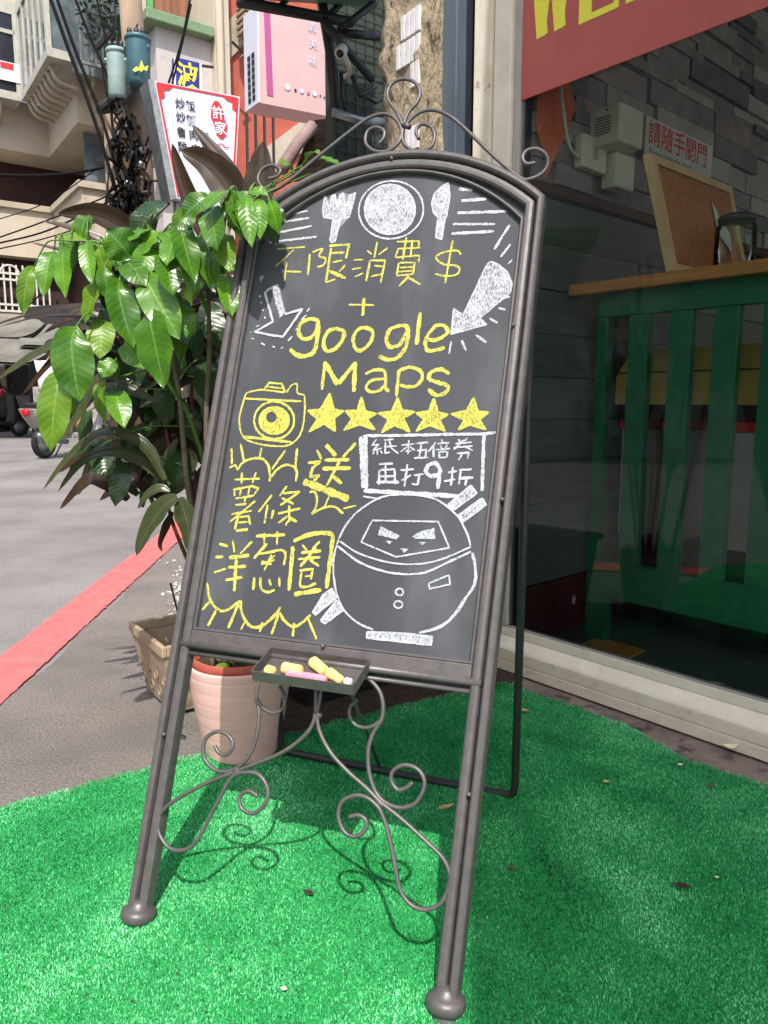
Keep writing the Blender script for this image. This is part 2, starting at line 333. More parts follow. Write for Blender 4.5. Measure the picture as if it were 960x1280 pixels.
# ------------------------------------------------------------------ turf carpet: sheet plus short pile
back = [G(-420, 1119), G(-150, 1049), G(0, 1010), G(230, 951), G(430, 901), G(632, 855), G(668, 868), G(720, 884), G(780, 906), G(815, 926), G(850, 949), G(905, 966), G(960, 984), G(1100, 1024), G(1300, 1085)]
bl = []
for i in range(len(back)-1):
    k = max(3, int(np.linalg.norm(back[i+1]-back[i])/.02))
    for j in range(k): bl.append(back[i]+(back[i+1]-back[i])*j/k)
bl.append(back[-1]); bl = np.array(bl)
d_ = np.r_[0, np.cumsum(np.linalg.norm(np.diff(bl, axis=0), axis=1))]; NS = 170; NT = 110
ts = np.linspace(0, d_[-1], NS); bl = np.stack([np.interp(ts, d_, bl[:, i]) for i in range(3)], 1)
for i in range(NS):
    bl[i, :2] += np.array([.0, 1.])*(.004*math.sin(i*1.7)+.003*math.sin(i*.61+2))
fr = np.stack([np.linspace(-1.5, 1.6, NS), np.full(NS, -.5), np.zeros(NS)], 1)
wr0, wr1 = G(640, 1040), G(800, 1290)
wr2, wr3 = G(800, 1010), G(960, 1160)
def relief(x, y):
    z = .0025*np.sin(x*7.1+y*3.3)+.002*np.sin(x*3.7-y*9.1+1)
    for (p, q_, h, s) in ((wr0, wr1, .026, .030), (wr2, wr3, .014, .035)):
        dx, dy = q_[0]-p[0], q_[1]-p[1]; l = math.hypot(dx, dy); t = ((x-p[0])*dx+(y-p[1])*dy)/l; n = ((x-p[0])*dy-(y-p[1])*dx)/l+.02*np.sin(t*9)
        z = z+h*np.exp(-(n/s)**2)*np.exp(-((t-l*.6)/(l*.7))**2)
    return z+.006
V = []
for j in range(NT+1):
    t = (j/NT); P = bl*(1-t)+fr*t; P[:, 2] = relief(P[:, 0], P[:, 1]); 
    if j == 0: P[:, 2] = -.003
    V.append(P)
V = np.concatenate(V); F = [(j*NS+i, j*NS+i+1, (j+1)*NS+i+1, (j+1)*NS+i) for j in range(NT) for i in range(NS-1)]
turf = mk('turf_carpet', V, [f[::-1] for f in F], M_turfb, smooth=True, label='bright green artificial turf carpet on the ground under the chalkboard', cat='carpet')
# pile
mt = bpy.data.materials.new('turf_pile'); mt.use_nodes = True; N = mt.node_tree.nodes; Lk = mt.node_tree.links; bs = N['Principled BSDF']; bs.inputs['Roughness'].default_value = .7; bs.inputs['Specular IOR Level'].default_value = .2
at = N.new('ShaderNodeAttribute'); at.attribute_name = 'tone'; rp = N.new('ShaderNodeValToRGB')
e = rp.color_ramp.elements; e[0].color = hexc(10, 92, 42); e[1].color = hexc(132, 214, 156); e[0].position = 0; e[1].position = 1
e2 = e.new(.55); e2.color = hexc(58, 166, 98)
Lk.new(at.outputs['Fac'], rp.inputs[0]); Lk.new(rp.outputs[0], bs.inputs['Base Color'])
NB = 900000
s = rng.random(NB)*(NS-1.001); t = rng.random(NB)**.9*.70
# concentrate on what the picture shows; thin out behind the camera
i0 = s.astype(int); f = (s-i0)[:, None]
Pb = bl[i0]*(1-f)+bl[i0+1]*f; Pf = fr[i0]*(1-f)+fr[i0+1]*f; P = Pb*(1-t[:, None])+Pf*t[:, None]
keep = (P[:, 1] > .55) & (np.abs(P[:, 0]) < .35+.56*np.maximum(P[:, 1], .3)); P = P[keep]; NBk = len(P)
P[:, 2] = relief(P[:, 0], P[:, 1])-.001
an = rng.random(NBk)*6.283; ln = .0035+.0035*rng.random(NBk); lean = .3+1.0*rng.random(NBk); wd = .0006+.0006*rng.random(NBk)
dr = np.stack([np.cos(an), np.sin(an), np.zeros(NBk)], 1); sdv = np.stack([-np.sin(an), np.cos(an), np.zeros(NBk)], 1)
tip = P+dr*(ln*np.sin(lean))[:, None]+np.array([0, 0, 1])*(ln*np.cos(lean))[:, None]
VV = np.empty((NBk*4, 3)); VV[0::4] = P-sdv*wd[:, None]; VV[1::4] = P+sdv*wd[:, None]; VV[2::4] = tip+sdv*(wd*.55)[:, None]; VV[3::4] = tip-sdv*(wd*.55)[:, None]
org = ORG[turf]; me = bpy.data.meshes.new('pile'); me.vertices.add(NBk*4); me.vertices.foreach_set('co', (VV-org).astype(np.float32).ravel())
me.loops.add(NBk*4); me.loops.foreach_set('vertex_index', np.arange(NBk*4, dtype=np.int32)); me.polygons.add(NBk)
me.polygons.foreach_set('loop_start', np.arange(0, NBk*4, 4, dtype=np.int32)); me.update(calc_edges=True)
tone = rng.random(NBk)*.62+.19+.12*np.sin(P[:, 0]*6+P[:, 1]*4)*np.sin(P[:, 1]*7-P[:, 0]*3)+.1*np.sin(P[:, 0]*23+3*np.sin(P[:, 1]*11))*np.sin(P[:, 1]*19)
gn = rng.random((60, 60)); gi = lambda c, f: (np.clip((c+2)*f, 0, 57.9))
def patch(f):
    gx, gy = gi(P[:, 0], f), gi(P[:, 1], f); ix, iy = gx.astype(int), gy.astype(int); fx, fy = gx-ix, gy-iy; fx = fx*fx*(3-2*fx); fy = fy*fy*(3-2*fy)
    return (gn[ix, iy]*(1-fx)+gn[ix+1, iy]*fx)*(1-fy)+(gn[ix, iy+1]*(1-fx)+gn[ix+1, iy+1]*fx)*fy-.5
tone = tone+.30*patch(14)+.22*patch(7)
for (p_, q_, wd_) in ((wr0, wr1, .05), (wr2, wr3, .05), (G(620, 1000), G(690, 1290), .035)):     # crease shading painted in as darker pile tone
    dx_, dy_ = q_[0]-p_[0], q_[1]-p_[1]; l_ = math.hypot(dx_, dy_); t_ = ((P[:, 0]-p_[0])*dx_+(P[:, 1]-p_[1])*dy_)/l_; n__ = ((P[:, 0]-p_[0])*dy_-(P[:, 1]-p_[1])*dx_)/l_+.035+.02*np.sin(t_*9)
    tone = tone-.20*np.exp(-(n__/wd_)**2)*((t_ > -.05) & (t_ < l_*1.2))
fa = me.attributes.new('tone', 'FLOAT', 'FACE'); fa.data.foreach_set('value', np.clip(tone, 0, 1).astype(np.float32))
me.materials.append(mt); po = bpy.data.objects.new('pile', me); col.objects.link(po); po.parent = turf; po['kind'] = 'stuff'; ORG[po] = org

# ------------------------------------------------------------------ the chalkboard sign
Lf = G(168, 1158); Rf = G(562, 1275); ux = (Rf-Lf)/np.linalg.norm(Rf-Lf); bk = np.array([-ux[1], ux[0], 0])
up = bk*math.sin(R_(20))+ZX*math.cos(R_(20)); nn = np.cross(ux, up)
def BW(x, y, h=0.0): return Lf+ux*x+up*y+nn*h
def px2b(u, v, h=0.0):
    d = ray(u, v); p0 = Lf+nn*h; q = C0+d*((p0-C0)@nn)/(d@nn)-Lf; return float(q@ux), float(q@up)
sign = thing('chalkboard_sign', 'tall arched easel chalkboard in a grey wrought iron frame with scrolls', 'sign', Lf)
XL = -.016
def XR(y): return .540+.024*min(1, y/1.2)
SH = 1.262; AP = 1.382
arch = []
x0, x1 = XL, XR(1.26); cx = (x0+x1)/2; hw = (x1-x0)/2; rise = AP-SH; rad = (hw*hw+rise*rise)/(2*rise); th = math.asin(hw/rad)
for k in range(33):
    t = -th+2*th*k/32; arch.append((cx+rad*math.sin(t), SH+rad*math.cos(t)-(rad-rise)))
path = [(XL, .03), (XL, .25), (XL, .45), (XL, .7), (XL, 1.0)]+arch+[(XR(1.0), 1.0), (XR(.7), .7), (XR(.45), .45), (XR(.25), .25), (XR(.03), .03)]
def sweep(path, prof, closed=False):
    P = [np.array(p, float) for p in path]; m = len(P); V = []; F = []; k = len(prof)
    for i in range(m):
        a = P[i-1] if (i or closed) else None; b = P[(i+1) % m] if (i < m-1 or closed) else None
        ns = []
        for (p, q) in ((a, P[i]), (P[i], b)):
            if p is None or q is None: continue
            d = q-p; d /= np.linalg.norm(d); ns.append(np.array([d[1], -d[0]]))
        n = sum(ns); n /= np.linalg.norm(n); c = n@ns[0]; n = n/max(c, .3)
        for (wd, h) in prof: q = P[i]+n*wd; V.append(BW(q[0], q[1], h))
    for i in range(m if closed else m-1):
        j = (i+1) % m
        for e in range(k): e2 = (e+1) % k; F.append((i*k+e, j*k+e, j*k+e2, i*k+e2))
    if not closed: F.append(tuple(range(k))); F.append(tuple((m-1)*k+e for e in range(k))[::-1])
    return V, F
profo = [(0, -.020), (0, .003), (.0015, .0075), (.005, .010), (.010, .010), (.0128, .0075), (.0145, .001), (.0147, -.020)]
profi = [(.0166, -.018), (.0167, -.003), (.0178, .0025), (.020, .005), (.025, .0055), (.030, .005), (.0330, .002), (.0340, -.006), (.0340, -.018)]
V, F = sweep(path, profo); mk('outer_frame', V, F, M_iron, sign)
V, F = sweep(path, profi); mk('inner_frame', V, F, M_iron, sign)
# lip round the panel
inn = 0.0340
lipath = [(XL+inn-.0005, .484)]+[(XL+inn-.0005, y) for y in (.7, 1.0)]+[(cx+(x-cx)*(1-inn/hw), (y-inn*1.02)) for (x, y) in arch]+[(XR(y)-inn+.0005, y) for y in (1.0, .7)]+[(XR(.48)-inn+.0005, .484)]
V, F = sweep(lipath, [(0, -.014), (0, -.001), (.0015, .001), (.004, .001), (.0055, -.001), (.0055, -.014)], closed=True); mk('panel_bead', V, F, M_iron, sign)
# panel
pp = [(XL+.03, .47), (XR(.48)-.03, .47)]+[(cx+(x-cx)*.93, y-.028) for (x, y) in arch[::-1]]
V = [BW(x, y, -.0095) for (x, y) in pp]+[BW(x, y, -.0155) for (x, y) in pp]; k = len(pp)
panel = mk('chalk_panel', V, [tuple(range(k)), tuple(range(k, 2*k))[::-1]]+[(i, k+i, k+(i+1) % k, (i+1) % k) for i in range(k)], M_panel, sign)
# rails
def bbox_(name, xa, xb, ya, yb, ha, hb, m, parent, bev=.0015):
    o = MB().box(BW(xa, ya, ha), ux*(xb-xa), up*(yb-ya), nn*(hb-ha)).build(name, m, parent)
    if bev: bevel(o, bev)
    return o
bbox_('bottom_rail', XL+.034, XR(.47)-.034, .4605, .4842, -.017, .0030, M_iron, sign)
V, F = tube([BW(XL+.017, .4585, .001), BW(XR(.46)-.017, .4585, .001)], .0062, 10); mk('rail_moulding', V, F, M_iron, sign, True)
V, F = tube([BW(XL+.03, .4440, -.003), BW(XR(.44)-.03, .4440, -.003)], .0036, 10); mk('rail_bar', V, F, M_iron, sign, True)
bbox_('rail_channel', XL+.03, XR(.45)-.03, .4445, .4600, -.020, -.010, M_ironb, sign, 0)
# small collars and seams on the legs
for (x, y) in ((XR(.74)-.016, .74), (XR(1.03)-.030, 1.03), (XR(.30)-.016, .30), (XL+.016, .305), (cx+.005, AP-.017), (.27, .484)):
    V, F = lathe([(0, .004), (.003, .0035), (.0035, 0), (.0035, -.004)][::-1], BW(x, y, .006), 10, nn); mk('weld_bead', V, F, M_iron, sign, True)
# foot knobs
prof = [(0, -.024), (.020, -.024), (.0215, -.019), (.0195, -.0155), (.0195, -.0135), (.0255, -.0115), (.0285, -.006), (.029, .000), (.0272, .005), (.0225, .008), (.0185, .0105), (.016, .016), (.012, .021), (0, .021)]
for (fx, fy) in ((XL+.017, .021), (XR(0)-.017, .021)):
    V, F = lathe(prof, BW(fx, fy, -.004), 28, up*.8+ZX*.2); mk('foot_knob', V, F, M_iron, sign, True)
# scrolls
def scroll(name, pts, crop, r=.0034, h=-.004, m=None):
    ox, oy, s = crop; P = [px2b(ox+x/s, oy+y/s, h) for (x, y) in pts]
    P3 = [BW(x, y, h) for (x, y) in spline(P, 7)]
    V, F = tube(P3, r, 9); return mk(name, V, F, m or M_iron, sign, True)
c = (290, 80, 2.4)
scroll('top_scroll', [(512, 185), (495, 145), (470, 110), (468, 80), (485, 55), (515, 45), (548, 55), (564, 85), (555, 115), (530, 145), (513, 185)], c)
scroll('top_scroll', [(108, 345), (135, 337), (145, 318), (122, 304), (92, 315), (78, 345), (92, 372), (122, 379), (168, 353), (250, 285), (350, 205), (410, 162), (455, 150), (490, 165), (508, 200), (500, 235), (470, 260), (430, 262), (402, 240), (405, 205), (430, 190), (455, 200), (455, 222), (440, 240)], c)
scroll('top_scroll', [(910, 297), (882, 299), (872, 280), (885, 260), (915, 255), (942, 272), (948, 300), (930, 328), (895, 345), (865, 342), (800, 290), (700, 195), (650, 155), (600, 138), (555, 150), (520, 185), (510, 220), (525, 250), (560, 262), (595, 250), (608, 220), (598, 190), (570, 180), (552, 200), (560, 225)], c)
c = (180, 820, 4.8)
scroll('left_scroll', [(700, 40), (690, 150), (676, 210), (675, 260), (690, 330), (685, 420), (665, 520), (620, 610), (560, 670), (490, 695), (420, 680), (365, 620), (355, 550), (375, 490), (430, 455), (490, 465), (530, 510), (525, 560), (490, 592), (450, 580), (425, 540)], c)
scroll('left_scroll', [(680, 262), (715, 312), (770, 340), (820, 325), (845, 280), (840, 230), (815, 180)], c, .003)
c2 = (140, 760, 2.8235)
scroll('left_scroll', [(722, 230), (720, 300), (715, 390), (680, 450), (600, 510), (480, 560), (430, 580), (330, 620), (220, 680), (170, 730), (165, 790), (200, 845), (250, 855), (300, 820), (370, 690), (420, 600), (470, 580), (520, 590), (550, 640), (540, 690), (500, 725), (460, 710), (450, 670), (480, 645), (515, 665)], c2, h=.0005)
c3 = (370, 820, 3.767)
scroll('right_scroll', [(122, 120), (112, 200), (100, 270), (110, 350), (160, 450), (240, 540), (330, 620), (400, 690), (500, 770), (620, 880), (690, 950), (722, 1020), (718, 1090), (680, 1165), (610, 1195), (540, 1170), (490, 1100), (465, 980), (440, 860), (415, 770), (385, 710), (330, 665), (270, 658), (215, 690), (200, 760), (230, 830), (280, 850), (325, 820), (330, 775), (295, 750), (250, 758)], c3, h=.0005)
scroll('right_scroll', [(330, 92), (390, 160), (410, 230), (402, 300), (360, 370), (340, 450), (345, 550), (375, 640), (420, 690), (490, 715), (560, 695), (600, 630), (600, 570), (560, 525), (500, 515), (455, 545), (450, 590), (480, 630), (520, 620), (550, 595)], c3)
scroll('right_scroll', [(408, 297), (350, 335), (290, 330), (255, 290), (255, 240), (290, 205)], c3, .003)
for (u, v) in ((508.5, 157), (296.5, 964), (475, 1004), (397.5, 893)):
    x, y = px2b(u, v, 0); V, F = tube([BW(x-.006, y+.003, -.001), BW(x+.006, y-.003, -.001)], .0052, 10); mk('scroll_collar', V, F, M_iron, sign, True)
# chalk tray
tx0, tx1 = .181, .353
tb = lambda x, y, h: BW(x, y, h)
tray = thing_ = None
def quad_plate(name, p, th, parent, m):
    p = [np.array(q) for q in p]; n = np.cross(p[1]-p[0], p[3]-p[0]); n /= np.linalg.norm(n); 
    return mk(name, p+[q-n*th for q in p], [(0, 1, 2, 3), (7, 6, 5, 4), (0, 4, 5, 1), (1, 5, 6, 2), (2, 6, 7, 3), (3, 7, 4, 0)], m, parent)
bk0, ft0, wl = (.457, .002), (.419, .055), .018          # (y,h) of tray floor back and front, wall height
def tp(x, s, z): return BW(x, bk0[0]+(ft0[0]-bk0[0])*s+z*.818, bk0[1]+(ft0[1]-bk0[1])*s+z*.575)
tray = quad_plate('chalk_tray', [tp(tx0, 0, 0), tp(tx1, 0, 0), tp(tx1, 1, 0), tp(tx0, 1, 0)][::-1], .0015, sign, M_iron)
for nm, p in (('tray_wall', [tp(tx0, 1, 0), tp(tx1, 1, 0), tp(tx1, 1, wl), tp(tx0, 1, wl)]), ('tray_wall', [tp(tx1, 0, 0), tp(tx0, 0, 0), tp(tx0, 0, wl), tp(tx1, 0, wl)]),
              ('tray_wall', [tp(tx0, 0, 0), tp(tx0, 1, 0), tp(tx0, 1, wl), tp(tx0, 0, wl)]), ('tray_wall', [tp(tx1, 1, 0), tp(tx1, 0, 0), tp(tx1, 0, wl), tp(tx1, 1, wl)])):
    quad_plate(nm, p, -.0015, tray, M_iron)
# rear support: bent tube hinged behind the top
rb0, rb1 = G(352, 944), G(643, 1002); hx = 1.22
tl, tr = BW(XL+.02, hx, -.02), BW(XR(hx)-.02, hx, -.02)
rb0 = np.array([rb0[0], rb0[1], .012]); rb1 = np.array([rb1[0], rb1[1], .012]); dx = (rb1-rb0)/np.linalg.norm(rb1-rb0)
ulr = (tl-rb0)/np.linalg.norm(tl-rb0); urr = (tr-rb1)/np.linalg.norm(tr-rb1)
def corner(p, d0, d1, r=.03): return [p+d0*r, p+(d0*.35+d1*.08)*r, p+(d0*.08+d1*.35)*r, p+d1*r]
pts = [tl, rb0+ulr*.5]+corner(rb0, ulr, dx)+corner(rb1, -dx, urr)+[rb1+urr*.5, tr]
V, F = tube(pts, .0085, 12); mk('rear_support', V, F, M_ironb, sign, True)
V, F = tube([BW(.30, .452, -.014), rb0*.55+rb1*.45+np.array([0, 0, .01])], .004, 8); mk('stay_bar', V, F, M_iron, sign, True)
for x in (XL+.02, XR(hx)-.02):
    V, F = tube([BW(x-.012, hx, -.022), BW(x+.012, hx, -.022)], .006, 8); mk('hinge', V, F, M_ironb, sign, True)

# ------------------------------------------------------------------ chalk drawings on the panel
HC = -.0095; LAY = [0]
def chalk(name, items, crop, white, hatched=False, label=None):
    ox, oy, sc = crop; mb = MB(); mbf = MB()
    def cv(p): return np.array(px2b(ox+p[0]/sc, oy+p[1]/sc, HC))
    for it in items:
        LAY[0] += 1; h = HC+.0006+LAY[0]*.000003
        if it[0] == 'fill':
            P = [cv(p) for p in it[1]]; Q = []
            for i in range(len(P)):
                a, b = P[i], P[(i+1) % len(P)]; n = max(2, int(np.linalg.norm(b-a)/.003))
                for j in range(n): Q.append(a+(b-a)*j/n+rng.normal(0, .0003, 2))
            bm = bmesh.new(); vs_ = [bm.verts.new(BW(q[0], q[1], h)) for q in Q]
            f = bm.faces.new(vs_); bmesh.ops.triangulate(bm, faces=[f]); bm.verts.index_update()
            mbf.add([np.array(v.co) for v in bm.verts], [tuple(v.index for v in f.verts) for f in bm.faces]); bm.free()
            continue
        if it[0] == 'ring':
            A_ = [cv(p) for p in it[1]]; B_ = [cv(p) for p in it[2]]; k = len(A_)
            mbf.add([BW(q[0], q[1], h) for q in A_+B_], [(i, i+1, k+i+1, k+i) for i in range(k-1)]); continue
        smooth = it[0] == 's'; wpx = it[1]; pts = [cv(p) for p in it[2]]
        wd = wpx/sc/680/2*1.02
        if smooth and len(pts) > 2: pts = spline(pts, 8)
        Q = [pts[0]]
        for i in range(len(pts)-1):
            a, b = pts[i], pts[i+1]; n = max(1, int(np.linalg.norm(b-a)/.0025))
            for j in range(1, n+1): Q.append(a+(b-a)*j/n)
        Vv = []; Ff = []; Uu = []; ph = rng.random()*9; m = len(Q); acc = rng.random()*3; u0_ = rng.random()*3
        for i, qn in enumerate(Q):
            a = Q[max(0, i-1)]; b = Q[min(m-1, i+1)]; t = b-a; t /= np.linalg.norm(t)+1e-9; n2 = np.array([-t[1], t[0]])
            e = 1-.35*max(0, 1-min(i, m-1-i)/1.5)
            ww = wd*e*(1+.12*math.sin(i*.5+ph)+rng.normal(0, .05)); off = rng.normal(0, wd*.09)
            acc += np.linalg.norm(b-a)/2
            for sg in (1, -1): p = qn+n2*(sg*ww+off); Vv.append(BW(p[0], p[1], h)); Uu.append((u0_+sg*ww, acc))
        Ff = [(2*i+1, 2*i+3, 2*i+2, 2*i) for i in range(m-1)]
        mb.add(Vv, Ff, Uu)
    o = None
    if mbf.V: o = mbf.build(name, M_chwf if white else M_chyf, panel)
    if mb.V:
        if o is None: o = mb.build(name, M_chw if white else M_chy, panel)
        else:   # outline joins the fill as one drawing
            k = len(o.data.vertices); o2 = mb.build(name, M_chw if white else M_chy, panel); o2.name = name+'_outline'
    if label and o: o['label'] = label
    return o
def ell(cx_, cy_, rx, ry, n=26, rot=0):
    return [(cx_+rx*math.cos(2*math.pi*k/n)*math.cos(rot)-ry*math.sin(2*math.pi*k/n)*math.sin(rot), cy_+rx*math.cos(2*math.pi*k/n)*math.sin(rot)+ry*math.sin(2*math.pi*k/n)*math.cos(rot)) for k in range(n+1)]
def L_(w_, *p): return ('l', w_, list(p))
def S_(w_, *p): return ('s', w_, list(p))
K1 = (330, 220, 6.0); K2 = (480, 220, 5.3333); K3 = (300, 340, 6.0); K4 = (440, 360, 5.3333); K5 = (290, 460, 6.0); K6 = (270, 540, 5.3333); K7 = (250, 640, 5.3333); K8 = (440, 480, 5.3333); K9 = (390, 600, 4.174); KP = (0, 0, 1.0)
chalk('chalk_dashes', [L_(18, (240, 232), (330, 205)), L_(16, (155, 298), (330, 262)), L_(18, (118, 350), (340, 315)), L_(18, (40, 437), (358, 377)), L_(18, (40, 497), (395, 457))], K1, True)
chalk('chalk_fork', [('fill', [(455, 150), (440, 260), (450, 310), (520, 325), (495, 480), (510, 500), (535, 490), (575, 322), (640, 310), (665, 220), (688, 128), (650, 140), (610, 240), (598, 130), (570, 140), (550, 235), (535, 140), (510, 150), (490, 255), (465, 160)]), L_(12, (455, 150), (440, 260), (450, 310), (520, 325), (495, 480), (510, 500), (535, 490), (575, 322), (640, 310), (665, 220), (688, 128), (650, 140), (610, 240), (598, 130), (570, 140), (550, 235), (535, 140), (510, 150), (490, 255), (465, 160), (455, 150))], K1, True)
chalk('chalk_plate', [('fill', ell(487.5, 262, 32, 31.5)[:-1]), S_(2.2, *ell(487.5, 262, 31.5, 31)), S_(2.2, *ell(489, 262.5, 40.5, 36, rot=-.15))], KP, True)
kn = [(430, 45), (380, 75), (335, 120), (318, 185), (330, 245), (360, 275), (345, 410), (385, 425), (405, 300), (420, 260), (440, 130)]
chalk('chalk_knife', [('fill', kn), L_(10, *(kn+[kn[0]]))], K2, True)
chalk('chalk_dashes', [L_(22, (500, 88), (545, 90), (590, 97)), L_(22, (515, 165), (685, 155)), L_(20, (490, 247), (820, 237)), L_(16, (460, 322), (740, 322)), L_(20, (450, 385), (735, 370))], K2, True)
chalk('chalk_dashes', [L_(16, (838, 328), (735, 490)), L_(14, (845, 455), (778, 540)), L_(10, (855, 560), (828, 587))], K2, True)
ra = [(613, 327), (622, 330), (635, 341), (640, 355), (638, 366), (620, 381), (600, 398), (608, 406), (564, 418), (567, 386), (579, 394), (608, 332)]
chalk('chalk_arrow', [('fill', ra), L_(1.8, *(ra+[ra[0]]))], KP, True)
chalk('chalk_dashes', [L_(2.6, (623.4, 385), (632, 387.4)), L_(2.8, (612, 398), (622, 404)), L_(2.8, (594.7, 418.5), (608, 428.4)), L_(2.4, (577, 425.6), (583, 438.4)), L_(2.2, (564, 427), (561.5, 442.5)), L_(2.4, (626, 373), (637.5, 371))], KP, True)
chalk('chalk_character', [L_(13, (100, 550), (310, 533)), L_(13, (225, 555), (85, 682)), L_(14, (172, 648), (155, 790)), L_(15, (165, 717), (283, 720))], K1, False)
chalk('chalk_character', [L_(18, (345, 585), (330, 745)), S_(16, (365, 572), (438, 548), (415, 600), (462, 620), (450, 665), (400, 685)), L_(19, (490, 525), (640, 515), (615, 620)), L_(18, (490, 580), (605, 575)), L_(14, (515, 648), (590, 635)), L_(18, (505, 540), (465, 800)), L_(15, (465, 800), (535, 775)), L_(26, (490, 712), (615, 770)), L_(16, (612, 668), (565, 720))], K1, False)
chalk('chalk_character', [L_(13, (670, 632), (745, 628)), L_(15, (660, 702), (730, 690)), L_(13, (680, 758), (745, 730)), L_(12, (775, 560), (808, 588)), L_(15, (850, 495), (828, 615)), L_(14, (928, 540), (860, 592)), L_(18, (795, 640), (768, 790)), L_(15, (795, 635), (910, 635), (875, 805)), L_(15, (828, 675), (895, 680)), L_(14, (805, 755), (890, 735))], K1, False)
chalk('chalk_character', [L_(12, (85, 440), (235, 435), (228, 478)), L_(12, (90, 487), (245, 480)), L_(12, (95, 490), (75, 545)), L_(12, (80, 545), (235, 530), (232, 575)), L_(13, (150, 410), (125, 560)), L_(13, (190, 430), (178, 545)), L_(14, (100, 580), (85, 665)), L_(12, (105, 580), (205, 578), (195, 655)), L_(11, (105, 612), (195, 608)), L_(11, (98, 640), (195, 632)), L_(12, (85, 667), (195, 655)), L_(17, (170, 665), (100, 735)), L_(14, (165, 680), (245, 725))], K2, False)
chalk('chalk_dollar', [S_(13, (515, 525), (490, 500), (430, 503), (365, 525), (350, 555), (400, 590), (480, 600), (505, 625), (480, 660), (410, 668), (340, 655)), L_(13, (458, 430), (408, 715))], K2, False)
chalk('chalk_plus', [L_(2.2, (436, 381), (468, 381.5)), L_(4, (455, 373), (453.7, 395))], KP, False)
chalk('chalk_letter', [S_(30, (590, 362), (520, 355), (460, 385), (440, 450), (470, 500), (530, 495), (575, 440), (588, 372)), S_(34, (590, 365), (582, 480), (560, 590), (500, 630), (430, 625), (375, 580))], K3, False)
chalk('chalk_letter', [S_(30, (720, 425), (660, 450), (628, 530), (650, 590), (710, 580), (765, 520), (780, 450), (718, 423))], K3, False)
chalk('chalk_letter', [S_(24, (75, 262), (30, 290), (8, 350), (35, 415), (85, 405), (130, 350), (135, 285), (73, 261))], K4, False)
chalk('chalk_letter', [S_(26, (330, 250), (260, 275), (230, 335), (250, 390), (310, 385), (350, 330), (370, 265), (328, 249)), S_(26, (375, 265), (365, 380), (310, 460), (240, 480), (180, 455))], K4, False)
chalk('chalk_letter', [L_(26, (455, 165), (432, 380))], K4, False)
chalk('chalk_letter', [S_(24, (490, 345), (570, 345), (635, 300), (620, 255), (560, 255), (505, 320), (490, 380), (510, 420), (560, 415), (620, 400))], K4, False)
chalk('chalk_letter', [L_(24, (640, 672), (615, 885)), L_(36, (640, 685), (735, 845)), L_(32, (735, 845), (865, 685)), L_(32, (865, 675), (855, 900))], K3, False)
chalk('chalk_letter', [S_(20, (90, 575), (150, 548), (215, 555), (225, 620), (225, 670), (250, 690)), S_(19, (218, 605), (130, 620), (95, 665), (130, 695), (190, 680), (222, 640))], K4, False)
chalk('chalk_letter', [L_(20, (314, 545), (297, 725)), S_(22, (312, 555), (380, 530), (450, 550), (470, 600), (430, 650), (370, 660), (318, 645))], K4, False)
chalk('chalk_letter', [S_(25, (650, 575), (600, 545), (530, 560), (515, 605), (570, 630), (640, 655), (620, 700), (560, 715), (510, 675))], K4, False)
hole = ell(297, 370, 40, 40, 30); lens = ell(318, 395, 110, 100, 30)
chalk('chalk_camera', [('ring', lens, hole), S_(14, (115, 185), (95, 225), (60, 360), (60, 440), (90, 520), (180, 565), (330, 588), (430, 578), (500, 520), (535, 430), (548, 300), (545, 205)), S_(14, (115, 185), (180, 170), (240, 165), (400, 185)), L_(16, (240, 165), (280, 112), (375, 120), (400, 180)), S_(14, (410, 185), (450, 130), (490, 125), (492, 185), (545, 205)), L_(16, (100, 230), (525, 252)), L_(20, (90, 515), (450, 558)), S_(17, *ell(318, 393, 150, 140)), S_(16, *lens), L_(12, (255, 140), (390, 155))], K5, False)
stars = [[(735, 190), (765, 310), (840, 325), (770, 375), (775, 475), (690, 420), (580, 480), (640, 385), (570, 320), (665, 310)], None,
         [(305, 90), (335, 175), (420, 185), (345, 230), (385, 320), (285, 275), (200, 325), (245, 235), (175, 195), (265, 185)],
         [(545, 95), (575, 190), (640, 205), (585, 240), (620, 315), (520, 275), (430, 315), (480, 235), (430, 195), (515, 180)],
         [(812, 90), (840, 185), (912, 190), (850, 240), (893, 305), (790, 272), (712, 305), (750, 240), (660, 200), (765, 180)]]
stars[1] = [(452, 496), (457, 514), (471, 517.5), (459, 524), (469, 537), (449, 531), (430, 538), (440, 524), (432, 514), (447, 513)]
for st, kk in zip(stars, (K5, KP, K8, K8, K8)): chalk('chalk_star', [('fill', st), L_(2.2*kk[2], *(st+[st[0]]))], kk, False)
chalk('chalk_burst', [L_(16, (105, 110), (108, 215)), L_(15, (90, 240), (130, 220), (150, 255)), S_(17, (145, 255), (180, 205), (240, 180), (310, 180), (350, 225), (362, 290), (358, 330)), L_(16, (165, 80), (190, 205)), L_(15, (305, 105), (292, 170)), L_(16, (465, 122), (375, 250)), S_(16, (370, 300), (410, 250), (470, 220), (530, 235)), L_(17, (543, 110), (530, 240), (543, 270), (533, 330))], K6, False)
chalk('chalk_character', [L_(15, (675, 120), (705, 185)), L_(28, (735, 85), (800, 160)), L_(20, (935, 75), (845, 170)), L_(20, (615, 207), (695, 200), (645, 240), (630, 300), (690, 290), (650, 330)), L_(22, (725, 188), (890, 185)), L_(24, (710, 245), (900, 242)), L_(18, (825, 195), (740, 360)), L_(22, (780, 295), (840, 345)), L_(44, (585, 328), (885, 448)), S_(15, (625, 400), (660, 402), (675, 450), (665, 510), (645, 545), (720, 505), (790, 500), (850, 545)), L_(12, (755, 430), (725, 500)), L_(11, (850, 512), (935, 490))], K6, False)
